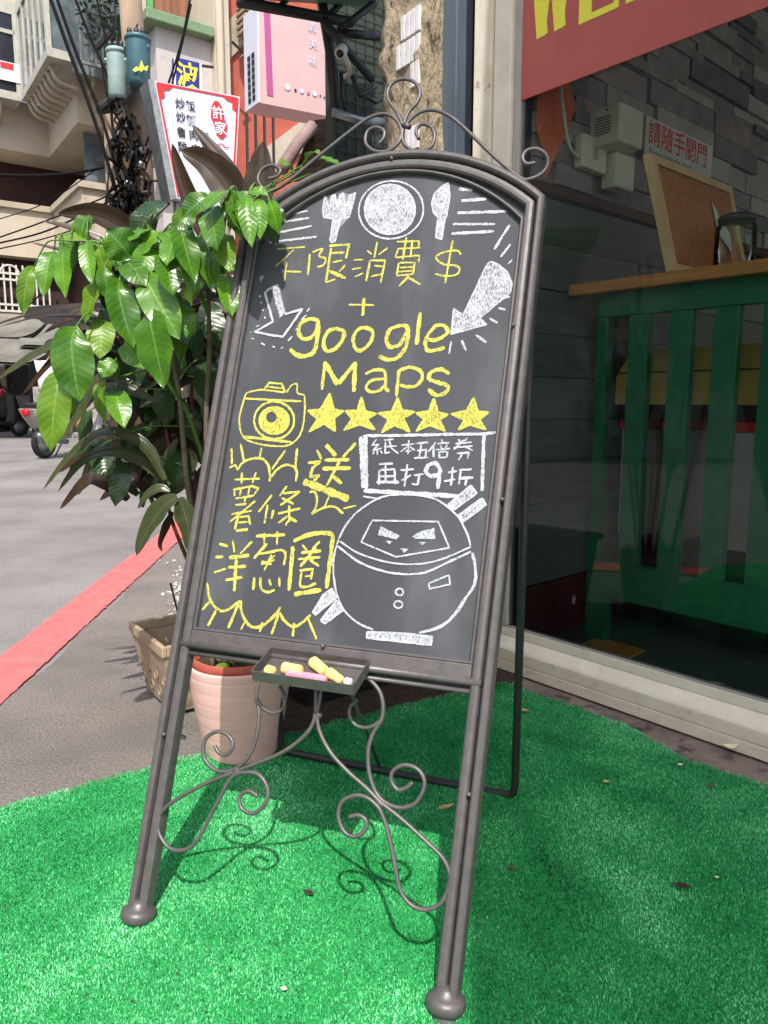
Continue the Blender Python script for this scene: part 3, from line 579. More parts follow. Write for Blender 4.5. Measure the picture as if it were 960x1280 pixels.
chalk('chalk_character', [L_(14, (125, 318), (295, 312)), L_(15, (175, 270), (172, 345)), L_(15, (268, 270), (245, 340)), L_(15, (115, 385), (240, 362), (285, 375), (255, 420)), L_(14, (125, 385), (125, 430)), L_(13, (170, 375), (160, 425)), L_(13, (225, 370), (215, 420)), L_(14, (130, 445), (255, 425)), L_(14, (200, 430), (190, 480)), L_(14, (130, 487), (205, 480)), L_(14, (265, 460), (95, 600)), L_(14, (105, 550), (240, 525)), L_(18, (150, 560), (128, 650)), L_(14, (150, 570), (220, 560), (230, 620)), L_(13, (150, 605), (215, 600)), L_(20, (135, 658), (215, 650))], K6, False)
chalk('chalk_character', [L_(15, (375, 420), (285, 535)), L_(15, (345, 485), (325, 610)), L_(20, (385, 520), (370, 580)), L_(15, (475, 360), (425, 430)), L_(15, (450, 410), (560, 398), (430, 490)), L_(15, (440, 440), (520, 480)), L_(15, (415, 545), (565, 510)), L_(16, (490, 490), (490, 600)), L_(14, (480, 560), (415, 610)), L_(18, (490, 570), (540, 600)), L_(13, (465, 625), (490, 580))], K6, False)
chalk('chalk_character', [L_(17, (130, 212), (190, 230)), L_(19, (105, 302), (158, 298)), L_(17, (95, 405), (175, 378)), L_(16, (220, 190), (232, 270)), L_(16, (350, 195), (270, 280)), L_(24, (195, 305), (330, 290)), L_(20, (190, 370), (308, 362)), L_(20, (170, 455), (285, 435)), L_(22, (245, 315), (230, 530))], K7, False)
chalk('chalk_character', [L_(20, (375, 162), (570, 152)), L_(15, (432, 140), (430, 215)), L_(14, (517, 130), (515, 220)), L_(20, (450, 210), (360, 310)), S_(16, (380, 285), (480, 265), (550, 255), (572, 290), (560, 355)), L_(16, (480, 285), (430, 390)), L_(16, (410, 330), (480, 350)), L_(14, (410, 350), (500, 320)), L_(14, (500, 290), (450, 340)), L_(18, (365, 435), (357, 520)), S_(16, (405, 435), (408, 505), (450, 535), (500, 520)), L_(15, (462, 445), (475, 490)), L_(14, (530, 435), (532, 500))], K7, False)
chalk('chalk_character', [S_(28, (625, 195), (720, 155), (820, 140), (890, 150)), L_(26, (890, 150), (870, 320), (845, 510)), L_(26, (622, 230), (595, 525)), L_(28, (630, 548), (810, 520)), L_(14, (685, 220), (715, 255)), L_(15, (800, 195), (750, 250)), L_(20, (675, 272), (810, 260)), L_(17, (655, 315), (805, 302)), L_(19, (775, 235), (670, 365)), L_(18, (735, 320), (795, 360)), L_(15, (665, 390), (755, 380), (740, 450)), S_(16, (680, 395), (670, 490), (720, 498), (775, 475)), L_(13, (700, 430), (740, 425))], K7, False)
chalk('chalk_burst', [S_(17, (50, 475), (65, 570), (100, 630), (150, 660), (200, 645), (270, 590)), S_(19, (275, 590), (280, 670), (320, 745), (370, 770), (430, 750), (500, 690), (540, 635)), S_(17, (535, 670), (560, 720), (620, 765), (680, 740), (740, 685)), L_(14, (65, 600), (15, 655)), L_(19, (110, 655), (55, 760)), L_(19, (260, 610), (190, 775)), L_(14, (300, 735), (275, 785)), L_(15, (420, 735), (400, 800)), L_(17, (530, 670), (480, 815)), L_(18, (630, 740), (620, 830)), L_(15, (720, 705), (780, 850))], K7, False)
chalk('chalk_note_border', [L_(18, (75, 347), (300, 345), (600, 338), (880, 335), (960, 325)), L_(28, (60, 352), (80, 695)), L_(26, (90, 347), (98, 700)), L_(26, (80, 712), (720, 750)), L_(20, (880, 345), (868, 715)), L_(10, (75, 750), (190, 768))], K8, True)
chalk('chalk_character', [L_(11, (165, 370), (135, 410), (180, 405), (140, 445), (200, 428)), L_(11, (170, 440), (170, 475)), L_(10, (150, 450), (140, 470)), L_(10, (190, 445), (205, 465)), L_(11, (215, 375), (280, 370)), L_(11, (225, 385), (222, 465), (255, 455)), L_(11, (250, 380), (265, 430), (310, 465)), L_(10, (215, 420), (300, 415))], K8, True)
chalk('chalk_character', [L_(11, (330, 410), (415, 400)), L_(12, (380, 375), (375, 470)), L_(11, (375, 415), (325, 455)), L_(10, (385, 415), (420, 445)), L_(11, (355, 450), (400, 447))], K8, True)
chalk('chalk_character', [L_(12, (425, 398), (510, 390)), L_(12, (465, 395), (450, 490)), L_(12, (435, 445), (495, 440), (490, 490)), L_(12, (415, 495), (510, 492))], K8, True)
chalk('chalk_character', [L_(12, (560, 390), (510, 455)), L_(12, (545, 420), (545, 490)), L_(11, (600, 370), (605, 395)), L_(11, (570, 400), (650, 392)), L_(10, (590, 410), (600, 430)), L_(10, (635, 405), (622, 430)), L_(11, (560, 440), (655, 432)), L_(11, (580, 455), (585, 495)), L_(11, (580, 455), (640, 450), (632, 490)), L_(11, (585, 493), (635, 490))], K8, True)
chalk('chalk_character', [L_(12, (710, 370), (725, 390)), L_(12, (770, 362), (745, 385)), L_(12, (690, 400), (800, 390)), L_(12, (680, 425), (805, 415)), L_(12, (745, 375), (680, 440)), L_(12, (755, 420), (805, 445)), L_(12, (700, 465), (780, 458), (770, 500)), L_(12, (740, 460), (710, 510))], K8, True)
chalk('chalk_character', [L_(13, (180, 535), (275, 532)), L_(13, (185, 575), (180, 675)), L_(13, (190, 575), (285, 570), (290, 670)), L_(13, (225, 535), (225, 660)), L_(12, (185, 618), (285, 615)), L_(18, (165, 655), (315, 655))], K8, True)
chalk('chalk_character', [L_(14, (325, 575), (415, 570)), L_(14, (372, 535), (350, 685)), L_(13, (330, 645), (395, 608)), L_(14, (415, 610), (480, 602)), L_(14, (450, 605), (440, 670), (400, 668))], K8, True)
chalk('chalk_digit', [S_(24, (590, 570), (560, 530), (510, 545), (495, 590), (530, 615), (580, 600), (590, 570)), L_(24, (590, 565), (572, 700))], K8, True)
chalk('chalk_character', [L_(14, (640, 590), (700, 582)), L_(14, (675, 555), (660, 680)), L_(14, (615, 650), (690, 635)), L_(14, (715, 575), (800, 570)), L_(13, (725, 580), (715, 670)), L_(17, (725, 630), (810, 625)), L_(14, (765, 630), (755, 680))], K8, True)
fl = lambda *p: ('fill', list(p))
chalk('chalk_base_bar', [fl((288, 792), (480, 800), (630, 818), (622, 862), (288, 825)), L_(8, (288, 792), (480, 800), (630, 818), (622, 862), (288, 825), (288, 792))], K9, True)
chalk('chalk_figure', [fl((358, 240), (460, 292), (440, 310), (345, 288)), fl((640, 250), (645, 310), (540, 308), (525, 295), (560, 272)), fl((385, 318), (425, 320), (405, 335)), fl((555, 325), (595, 325), (575, 342)), fl((460, 355), (505, 360), (482, 382)), 
      S_(9, (405, 80), (330, 105), (230, 175), (165, 260), (125, 360), (112, 460), (130, 590), (170, 680), (240, 745), (320, 782)), S_(9, (405, 80), (500, 76), (610, 90), (680, 120), (760, 190), (810, 280), (828, 345)), S_(13, (838, 380), (852, 450), (850, 540), (800, 620), (740, 710), (660, 770), (560, 798)), S_(8, (145, 320), (250, 385), (400, 430), (530, 440), (660, 420), (830, 350)), S_(10, (135, 345), (250, 430), (380, 478), (500, 492), (600, 480), (700, 435), (830, 375)),
      L_(8, (315, 212), (660, 218), (718, 355), (440, 402), (258, 325), (315, 212)), S_(8, *ell(458, 585, 20, 18, 12)), S_(8, *ell(452, 650, 22, 18, 12)), L_(8, (610, 540), (715, 497), (722, 545), (615, 568), (610, 540)), ], K9, True)
for q_ in ([(830, 28), (862, 70), (745, 155), (710, 130)], [(888, 95), (910, 130), (790, 220), (765, 185)], [(105, 565), (130, 615), (20, 705), (5, 690), (60, 600)], [(130, 625), (165, 680), (70, 750), (45, 735)]): chalk('chalk_handle', [fl(*q_), L_(8, *(q_+[q_[0]]))], K9, True)
chalk('chalk_arrow', [fl((240, 125), (290, 95), (345, 310), (300, 345)), L_(18, (290, 100), (220, 130), (190, 160), (250, 375), (115, 450), (230, 475), (325, 488), (470, 280), (340, 320))], K3, True)
chalk('chalk_dashes', [L_(18, (148, 180), (156, 190)), L_(16, (158, 225), (164, 238)), L_(14, (170, 283), (176, 296)), L_(16, (186, 338), (194, 352)), L_(10, (122, 412), (150, 402)), L_(11, (85, 500), (110, 505)), L_(15, (160, 535), (190, 550)), L_(14, (245, 560), (265, 568)), L_(14, (310, 578), (325, 565)), L_(14, (362, 520), (395, 485)), L_(12, (418, 440), (435, 425)), L_(13, (462, 362), (500, 325)), L_(12, (505, 300), (525, 272)), L_(9, (80, 455), (90, 452))], K3, True)
# ------------------------------------------------------------------ chalk sticks in the tray
def chalk_stick(u, v, length, r, ang, m, label, taper=1.0):
    best = None
    s0 = .66 if v > 842 else .5
    x = px2b(u, v, .045)[0]
    for s_ in np.linspace(.15, .9, 31):
        p = tp(x, s_, r*.75); d = p-C0; z = d[1]*CP-d[2]*SP; y = d[1]*SP+d[2]*CP; pv = 640-FOC*y/z; pu = 480+FOC*d[0]/z
        e = abs(pv-v)
        if best is None or e < best[0]: best = (e, p)
    p = best[1]; dirv = ux*math.cos(ang)+(tp(0, 1, 0)-tp(0, 0, 0))/np.linalg.norm(tp(0, 1, 0)-tp(0, 0, 0))*math.sin(ang)
    V, F = lathe([(r*.8, 0), (r*.97, r*.12), (r, r*.3), (r*.96, length*.35), (r*taper*1.02, length*.7), (r*taper, length-r*.3), (r*taper*.85, length-r*.1), (r*taper*.6, length)], p-dirv*length/2, 14, dirv)
    mk('chalk_stick', V, F, m, smooth=True, label=label, cat='chalk')
M_cy = mat('yellow_chalk_stick', hexc(238, 206, 112), hexc(244, 218, 140), 90, .9, 0, .3, 400); M_cp = mat('pink_chalk_stick', hexc(236, 130, 150), hexc(240, 150, 164), 90, .9, 0, .3, 400); M_cw = mat('white_chalk_stick', hexc(236, 234, 232), rough=.9)
chalk_stick(337, 839, .015, .0085, .3, M_cy, 'stub of yellow chalk in the tray corner beside the pink pot')
chalk_stick(362, 837, .034, .0098, .1, M_cy, 'yellow chalk lying behind the pink chalk in the tray')
chalk_stick(391, 833, .036, .0100, .6, M_cy, 'yellow chalk tilted across the others in the tray middle', .9)
chalk_stick(416, 846, .032, .0090, .5, M_cy, 'yellow chalk between the pink chalk and the white stub', .8)
chalk_stick(382, 846, .070, .0070, .05, M_cp, 'long pink chalk along the front of the tray')
chalk_stick(434, 853, .011, .0066, .2, M_cw, 'round white chalk stub at the end of the tray')
# ------------------------------------------------------------------ the shop on the corner (its front runs a few degrees off the street grid)
AX0, BX0 = AX, BX
sp0, sp1 = G(650, 845), G(960, 954)
BX = (sp0-sp1)/np.linalg.norm(sp0-sp1); AX = np.array([BX[1], -BX[0], 0]); OFF = sp0-AX*1.565-BX*1.53
def W(a, b, z): return OFF+AX*a+BX*b+ZX*z
shop = thing('shop_building', 'shop with a cream framed display window and a stone clad inner wall', 'building', W(1.6, .5, 0))
WB = 1.615; FL = .062
abox('floor', 1.66, 4.6, -2.4, WB, .0, FL, M_floor, shop)
abox('ceiling', 1.56, 4.7, -2.5, WB+.05, 2.66, 2.74, M_white, shop)
abox('rear_wall', 4.6, 4.7, -2.4, WB, .0, 2.66, M_room, shop)
abox('side_wall', 1.66, 4.6, -2.5, -2.4, .0, .9, M_room, shop)
ew = abox('end_wall', 1.64, 4.6, WB+.012, WB+.09, .0, 2.66, M_dark, shop)
abox('skirting', 1.665, 4.58, WB-.008, WB+.012, FL+.0005, .245, M_maroon, shop, .003)
z = .247; i = 0
while z < 1.46:
    h = min(.135, 1.468-z)
    abox('plank', 1.665, 4.58, WB+.001-.004*(i % 2), WB+.012, z+.001, z+h-.001, M_plank[i % 3], ew, .0015); z += .135; i += 1
abox('dark_band', 1.665, 4.58, WB-.012, WB+.012, 1.47, 1.50, M_maroon, shop, .002)
z = 1.503
while z < 2.6:
    h = random.choice((.035, .05, .065, .08)); a = 1.665-random.random()*.2
    while a < 3.6:
        l = random.uniform(.16, .48); a0 = max(a, 1.665)
        if a+l > 1.68: abox('stone_strip', a0+.0015, min(a+l, 4.5)-.0015, WB-random.uniform(.0, .026), WB+.012, z+.0015, min(z+h, 2.655)-.0015, random.choice(M_stone), ew, .002)
        a += l
    z += h
# frame: sill, post, head
bevel(abox('sill_base', 1.565, 1.665, -2.4, 1.775, .0, .034, M_creamd, shop), .003)
bevel(abox('sill_board', 1.5655, 1.665, -2.4, 1.7745, .0345, .070, M_creamd, shop), .003)
V = [W(a_, b_, z_) for b_ in (-2.4, 1.774) for (a_, z_) in ((1.566, .0705), (1.57, .078), (1.592, .106), (1.665, .106), (1.665, .0705))]
mk('sill_slope', V, [(0, 1, 2, 3, 4), (9, 8, 7, 6, 5)]+[(i, 5+i, 5+(i+1) % 5, (i+1) % 5) for i in range(5)], M_cream, shop)
abox('glass_channel', 1.590, 1.612, -2.4, 1.628, .1065, .134, M_cream, shop, .002)
abox('gasket', 1.5915, 1.6115, -2.4, 1.6275, .1345, .140, M_lgrey, shop)
abox('corner_post', 1.572, 1.66, 1.6305, 1.695, .1065, 2.66, M_cream, shop, .003)
abox('post_strip', 1.562, 1.66, 1.6975, 1.7655, .1065, 2.66, M_creamd, shop, .003)
abox('post_edge', 1.586, 1.612, 1.606, 1.6285, .1410, 2.6, M_lgrey, shop, .002)
abox('window_head', 1.578, 1.66, -2.4, 1.63, 2.50, 2.66, M_cream, shop, .003)
abox('glass_pane', 1.597, 1.603, -2.4, 1.615, .138, 2.505, M_glass, shop)
V, F = lathe([(.008, -.001), (.010, .004), (.008, .012), (0, .014)], W(1.572, 1.655, 1.455), 10, -AX); mk('post_knob', V, F, M_black, shop, True)
# unseen canopy added above the window, its edge shaped to cast the shade
CP_ = [(.250, -1.6), (.290, -1.23), (.335, -.5), (.368, -.146), (.385, .6), (.36, 1.5), (.31, 2.6), (1.5, 2.6), (1.5, -1.6)]; k = len(CP_)
mk('added_shade_canopy', [(x, y, 3.2) for (x, y) in CP_]+[(x, y, 3.27) for (x, y) in CP_], [tuple(range(k))[::-1], tuple(range(k, 2*k))]+[(i, (i+1) % k, k+(i+1) % k, k+i) for i in range(k)], M_tarp, label='flat grey canopy added out of view to shade the shop front and carpet', cat='canopy')
# banner on the glass
ban = thing('welcome_banner', 'red banner with yellow capital letters across the window top', 'banner', W(1.592, .5, 1.70))
MB().abox(1.5905, 1.5955, -1.2, 1.622, 1.70, 2.46).build('banner_sheet', M_poster, ban)
def letter(strokes, b_off, zb, H, wfac):
    mb = MB()
    for kq, (x0_, y0_, x1_, y1_, t) in enumerate(strokes):
        a = np.array([x0_*wfac, y0_*H]); b = np.array([x1_*wfac, y1_*H]); d = b-a; d /= np.linalg.norm(d); n = np.array([-d[1], d[0]])*t*H/2
        P = [a+n, a-n, b-n, b+n]
        mb.add([W(1.5898-.00005*kq, b_off-q_[0], zb+q_[1]) for q_ in P], [(0, 1, 2, 3)])
    return mb.build('letter', M_yel, ban)
zb = 1.834; HL = .30; wf = .135
letter([(.0, 1, .26, .04, .125), (.26, .04, .47, .8, .07), (.47, .8, .70, .04, .125), (.70, .04, .95, 1, .07), (-.15, .975, .2, .975, .05), (.75, .975, 1.1, .975, .05)], 1.572, zb, HL, wf)
letter([(.16, 0, .16, 1, .13), (0, .025, .95, .025, .055), (0, .975, .95, .975, .055), (.18, .5, .7, .5, .06), (.92, 0, .92, .3, .05), (.92, .7, .92, 1, .05), (.7, .38, .7, .62, .05)], 1.418, zb, HL, .122)
letter([(.16, 0, .16, 1, .13), (0, .025, .9, .025, .055), (0, .975, .45, .975, .05), (.86, 0, .86, .32, .05)], 1.278, zb, HL, .115)
letter([(.1, .25, .1, .75, .14), (.12, .8, .45, .97, .08), (.45, .97, .85, .85, .06), (.12, .2, .45, .03, .08), (.45, .03, .85, .18, .06), (.85, .68, .85, 1, .05)], 1.14, zb, HL, .125)
letter([(.1, .25, .1, .75, .14), (.12, .8, .5, .97, .08), (.5, .97, .88, .8, .08), (.12, .2, .5, .03, .08), (.5, .03, .88, .2, .08), (.9, .25, .9, .75, .14)], .99, zb, HL, .125)
letter([(.1, 0, .1, 1, .07), (.1, .97, .5, .1, .12), (.5, .1, .9, .97, .07), (.9, 0, .9, 1, .13), (-.05, .025, .25, .025, .05), (.7, .025, 1.1, .025, .05)], .83, zb, HL, .15)
letter([(.16, 0, .16, 1, .13), (0, .025, .95, .025, .055), (0, .975, .95, .975, .055), (.18, .5, .7, .5, .06), (.92, 0, .92, .3, .05), (.92, .7, .92, 1, .05)], .64, zb, HL, .122)
# bar counter
cn = thing('bar_counter', 'green slatted bar counter with a wooden top behind the window', 'counter', W(1.9, .8, FL))
bevel(abox('counter_top', 1.835, 2.36, -1.0, 1.595, 1.176, 1.210, M_wood, cn), .003)
for (b0, b1) in ((1.474, 1.512), (1.337, 1.402), (1.203, 1.270), (1.071, 1.139), (.937, 1.007), (.803, .871), (.669, .737), (.535, .603)):
    abox('slat', 1.880, 1.910, b0, b1, .3345, 1.1045, M_green, cn, .002)
abox('top_rail', 1.878, 1.912, -.9, 1.514, 1.105, 1.1755, M_green, cn, .002)
abox('bottom_rail', 1.878, 1.912, -.9, 1.514, .215, .334, M_green, cn, .002)
abox('leg', 1.878, 1.912, 1.436, 1.513, FL, .2145, M_green, cn, .002)
abox('leg', 1.878, 1.912, -.89, -.80, FL, .2145, M_green, cn, .002)
# things behind the counter
bx = thing('tan_storage_box', 'tan storage box with a sloping end seen between the green slats', 'box', W(2.25, 1.2, FL))
a0 = 2.15
pts = [(1.605, .835), (1.605, .93), (1.555, 1.012), (.70, 1.03), (.70, .835)]
V = [W(a0, b, z) for (b, z) in pts]+[W(a0+.3, b, z) for (b, z) in pts]; k = 5
mk('box_body', V, [tuple(range(k)), tuple(range(k, 2*k))[::-1]]+[(i, k+i, k+(i+1) % k, (i+1) % k) for i in range(k)], M_boxtan, bx)
abox('lid_seam', a0-.003, a0, .70, 1.604, .940, .946, M_rust, bx)
abox('base_band', a0+.01, a0+.29, .71, 1.60, .7855, .8345, M_black, bx)
for (bb0, bb1, nm) in ((1.50, 1.59, 'slim grey bin with a red band behind the green slats, nearest the plank wall'), (1.36, 1.43, 'narrow grey bin with a red band between two others behind the green slats'), (.98, 1.20, 'wide grey bin with a red band behind the green slats')):
    bn = thing('grey_bin', nm, 'bin', W(2.25, bb0, FL))
    abox('bin_body', a0+.03, a0+.26, bb0, bb1, .37, .7495, M_lgrey, bn, .004); abox('band', a0+.024, a0+.266, bb0-.006, bb1+.006, .750, .785, M_redband, bn, .003); abox('bin_base', a0+.03, a0+.26, bb0+.005, bb1-.005, FL, .3695, M_black, bn)
abox('cardboard_sheet', 1.73, 1.90, 1.30, 1.47, FL+.0005, FL+.007, M_wood, label='flat brown cardboard offcut on the shop floor by the counter leg', cat='cardboard')
# on the end wall
em = thing('emergency_lamp', 'white vented emergency light box mounted on the stone wall', 'lamp', W(1.97, 1.56, 1.63))
eb0 = WB-.13
bevel(abox('lamp_body', 1.91, 2.05, eb0, WB-.02, 1.632, 1.745, M_offwhite, em), .008)
for k in range(7): abox('vent_slot', 1.908, 1.9105, eb0+.03, eb0+.085, 1.662+k*.008, 1.6655+k*.008, M_black, em)
V, F = lathe([(.004, 0), (.004, .003), (0, .003)], W(1.91, eb0+.045, 1.73), 8, -AX); mk('indicator', V, F, M_black, em)
bevel(abox('battery_box', 1.99, 2.10, WB-.075, WB-.02, 1.525, 1.6315, M_offwhite, em), .006)
wp = thing('switch_plate', 'off-white square switch box beside the emergency light', 'switch', W(1.9, WB-.03, 1.56))
bevel(abox('plate', 1.84, 1.975, WB-.05, WB-.02, 1.562, 1.66, M_offwhite, wp), .004); abox('rocker', 1.90, 1.92, WB-.054, WB-.05, 1.595, 1.63, M_lgrey, wp)
V, F = tube(spline([W(1.71, WB-.04, 1.84), W(1.72, WB-.06, 1.70), W(1.76, WB-.06, 1.60), W(1.85, WB-.04, 1.585)], 6), .005, 8); mk('lead', V, F, M_offwhite, wp, True)
ds = thing('door_notice', 'white notice with red characters about closing the door', 'sign', W(2.45, WB-.03, 1.67))
bevel(abox('plate', 2.22, 2.70, WB-.036, WB-.028, 1.672, 1.80, M_white, ds), .001)
text_mesh('lettering', '請隨手關門', .085, M_signr, ds, W(2.235, WB-.0365, 1.722), AX, ZX, off=.012)
text_mesh('small_print', 'Please close the door', .034, M_ink, ds, W(2.245, WB-.0365, 1.682), AX, ZX)
of = thing('orange_pennant', 'orange cloth pennant hanging in the window corner by the post', 'pennant', W(1.7, 1.56, 1.5))
V = [W(1.665+.0022*v_, 1.598-.002*u_, z_+.06) for (u_, v_, z_) in ((0, 0, 1.76), (14, 30, 1.78), (18, 60, 1.66), (12, 40, 1.56), (6, 10, 1.44), (2, 20, 1.50), (-1, -5, 1.58))]
V2 = [p_+BX*.004 for p_ in V]; k = len(V)
mk('cloth', V+V2, [tuple(range(k)), tuple(range(k, 2*k))[::-1]]+[(i, k+i, k+(i+1) % k, (i+1) % k) for i in range(k)], M_orange, of)
# pin board on the counter
cb = thing('cork_board', 'pine framed cork pin board standing on the counter', 'pinboard', W(2.0, 1.3, 1.21))
cB = 1.30; ca0, ca1, cz0, cz1 = 1.765, 2.262, 1.2105, 1.520
ca0 = 1.845 if False else ca0
def cw(a_, db, z_): return W(a_+(.07*(1-(z_-cz0)/(cz1-cz0)) if True else 0), cB+db-.05*(1-(z_-cz0)/(cz1-cz0)), z_)
def cslab(nm, x0_, x1_, y0_, y1_, d0, d1, m_):
    V = [cw(x_, d_, z_) for d_ in (d0, d1) for (x_, z_) in ((x0_, y0_), (x1_, y0_), (x1_, y1_), (x0_, y1_))]; mk(nm, V, [(0, 1, 2, 3), (7, 6, 5, 4), (0, 4, 5, 1), (1, 5, 6, 2), (2, 6, 7, 3), (3, 7, 4, 0)], m_, cb)
cslab('cork_panel', ca0+.01, ca1-.01, cz0+.01, cz1-.01, 0, .010, M_cork)
for (x0_, x1_, y0_, y1_) in ((ca0, ca0+.028, cz0, cz1), (ca1-.024, ca1, cz0, cz1), (ca0+.0285, ca1-.0245, cz1-.022, cz1), (ca0+.0285, ca1-.0245, cz0, cz0+.022)): cslab('frame_bar', x0_, x1_, y0_, y1_, -.008, .016, M_pine)
nt_ = thing('paper_note', 'small white paper note pinned aslant on the cork board', 'note', W(2.2, 1.26, 1.33))
mk('sheet', [cw(2.10+x_, -.006-.02*abs(x_), 1.375+y_) for (x_, y_) in ((0, .075), (.035, .03), (.085, -.01), (.07, -.065), (.02, -.03), (0, .0))], [tuple(range(6))], M_white, nt_)
jr = thing('glass_jar', 'clear glass jar with a dark lid in front of the cork board', 'jar', W(2.0, 1.14, 1.211))
jc = W(2.0, 1.15, 1.2105)
V, F = lathe([(.052, 0), (.056, .004), (.056, .12), (.048, .135), (.046, .14)], jc, 28); mk('jar_body', V, F, M_glass, jr, True)
V, F = lathe([(.047, 0), (.050, .003), (.050, .014), (.040, .020), (0, .020)], jc+ZX*.138, 28); mk('lid', V, F, M_black, jr, True)
V, F = tube(spline([jc+AX*.05+ZX*.175, jc+AX*.065-BX*.02+ZX*.14, jc+AX*.066-BX*.02+ZX*.08, jc+AX*.06-BX*.02+ZX*.02], 5), .006, 8); mk('clasp', V, F, M_black, jr, True)
# flecks on the floor inside
for (a, b, lb) in ((1.70, 1.30, 'white scrap on the shop floor beside the brown cardboard'), (1.78, 1.05, 'white scrap on the shop floor under the counter')):
    mk('paper_scrap', [W(a+x_, b+y_, FL+.003+z_) for (x_, y_, z_) in ((0, 0, 0), (.02, -.012, .004), (.035, -.045, .001), (.012, -.02, .006))], [(0, 1, 2, 3)], M_white, label=lb, cat='scrap')
hm = thing('handprint_sticker', 'small white hand shaped sticker low on the maroon skirting', 'sticker', W(1.95, WB-.01, .15))
mk('sheet', [W(1.945+x_*.0011, WB-.0095, .16+y_*.0011) for (x_, y_) in ((0, -16), (9, -12), (13, 6), (10, 12), (8, 4), (6, 18), (3, 5), (0, 20), (-2, 4), (-6, 15), (-7, -4))], [tuple(range(11))], M_white, hm)
AX, BX = AX0, BX0
def W(a, b, z): return AX*a+BX*b+ZX*z
# ------------------------------------------------------------------ recess, broken pillar
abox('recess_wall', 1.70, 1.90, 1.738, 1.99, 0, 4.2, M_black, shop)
abox('recess_strip', 1.63, 1.6995, 1.905, 1.99, 0, 4.2, M_bluegrey, shop, .004)
pl = thing('broken_pillar', 'weathered concrete pillar with patches of old white tiles', 'pillar', W(1.6, 2.08, 0))
bm = bmesh.new(); na, nb, nz = 6, 8, 150
ring = [(1.55+.13*i/na, 1.972) for i in range(na)]+[(1.68, 1.972+.21*i/nb) for i in range(nb)]+[(1.68-.13*i/na, 2.182) for i in range(na)]+[(1.55, 2.182-.21*i/nb) for i in range(nb)]
from mathutils import noise as mn
rows = []
for k in range(nz+1):
    z = 4.2*k/nz; row = []
    for (a, b) in ring:
        p = W(a, b, z); n1 = mn.fractal(Vector(p)*7, 1, 2, 4); n2 = mn.noise(Vector(p)*22)
        ca = (a-1.615)/.065; cb_ = (b-2.077)/.105
        rough_side = max(.2, min(1, (b-2.0)/.12)) if a < 1.56 else .3
        d = .007*n1+.005*n2+.028*rough_side*(mn.noise(Vector(p)*13)) 
        p = p+AX*ca*d+BX*cb_*d
        row.append(bm.verts.new(p-W(1.6, 2.08, 0)))
    rows.append(row)
m_ = len(ring)
for k in range(nz):
    for i in range(m_): bm.faces.new((rows[k][i], rows[k][(i+1) % m_], rows[k+1][(i+1) % m_], rows[k+1][i]))
me = bpy.data.meshes.new('pillar_core'); bm.to_mesh(me); bm.free(); me.materials.append(M_pillar); me.polygons.foreach_set('use_smooth', [True]*len(me.polygons))
o = bpy.data.objects.new('pillar_core', me); col.objects.link(o); o.parent = pl; ORG[o] = ORG[pl]
def tiles(u0, v0, cols, rws, skip=()):
    for r_ in range(rws):
        for c_ in range(cols):
            if (r_, c_) in skip: continue
            b0 = 1.985+c_*.0255; z0 = v0-(r_+1)*.080
            t = abox('wall_tile', 1.5455-random.random()*.002, 1.556, b0, b0+.0195, z0, z0+.072, M_tilew, pl, .001)
zt = ona(510, 12, 1.545)[2]
tiles(0, zt, 5, 2, ((0, 4),)); tiles(0, zt-.157, 3, 1, ((0, 2),))
tiles(0, ona(510, 157, 1.545)[2], 3, 1)
# ------------------------------------------------------------------ pots
pc = W(.703, 1.567, 0); pc = np.array([-.346, 1.70, 0])
pot = thing('pink_flower_pot', 'round pink glazed pot with a terracotta liner beside the easel leg', 'flower pot', pc)
prof = [(.0, .0), (.082, .0), (.087, .006), (.097, .05), (.107, .10), (.115, .15), (.120, .20), (.1215, .226), (.120, .231), (.116, .2315), (.112, .223), (.098, .10), (0, .09)]
fine = []
for i in range(len(prof)-1):
    (r0, h0), (r1, h1) = prof[i], prof[i+1]; n = 14 if 1 < i < 7 else 2
    for j in range(n):
        t = j/n; h = h0+(h1-h0)*t; rr = r0+(r1-r0)*t
        if 1 < i < 7: rr -= .0006*max(0, math.cos(h*2*math.pi/.030))**8
        fine.append((rr, h))
fine.append(prof[-1])
V, F = lathe(fine, pc+ZX*.006, 56); mk('pot_body', V, F, M_pot, pot, True)
V, F = lathe([(.104, .22), (.1125, .227), (.1125, .248), (.1095, .250), (.105, .248), (.102, .21)], pc+ZX*.006, 48); mk('liner_rim', V, F, M_terra, pot, True)
bm = bmesh.new(); bmesh.ops.create_circle(bm, cap_ends=True, radius=.103, segments=40); bmesh.ops.triangulate(bm, faces=bm.faces); bmesh.ops.subdivide_edges(bm, edges=bm.edges, cuts=3, use_grid_fill=True)
for v in bm.verts: v.co.z = .230+.012*mn.noise(v.co*40)+.006
me = bpy.data.meshes.new('soil'); bm.to_mesh(me); bm.free(); me.materials.append(M_soil); o = bpy.data.objects.new('soil', me); col.objects.link(o); o.parent = pot; ORG[o] = ORG[pot]
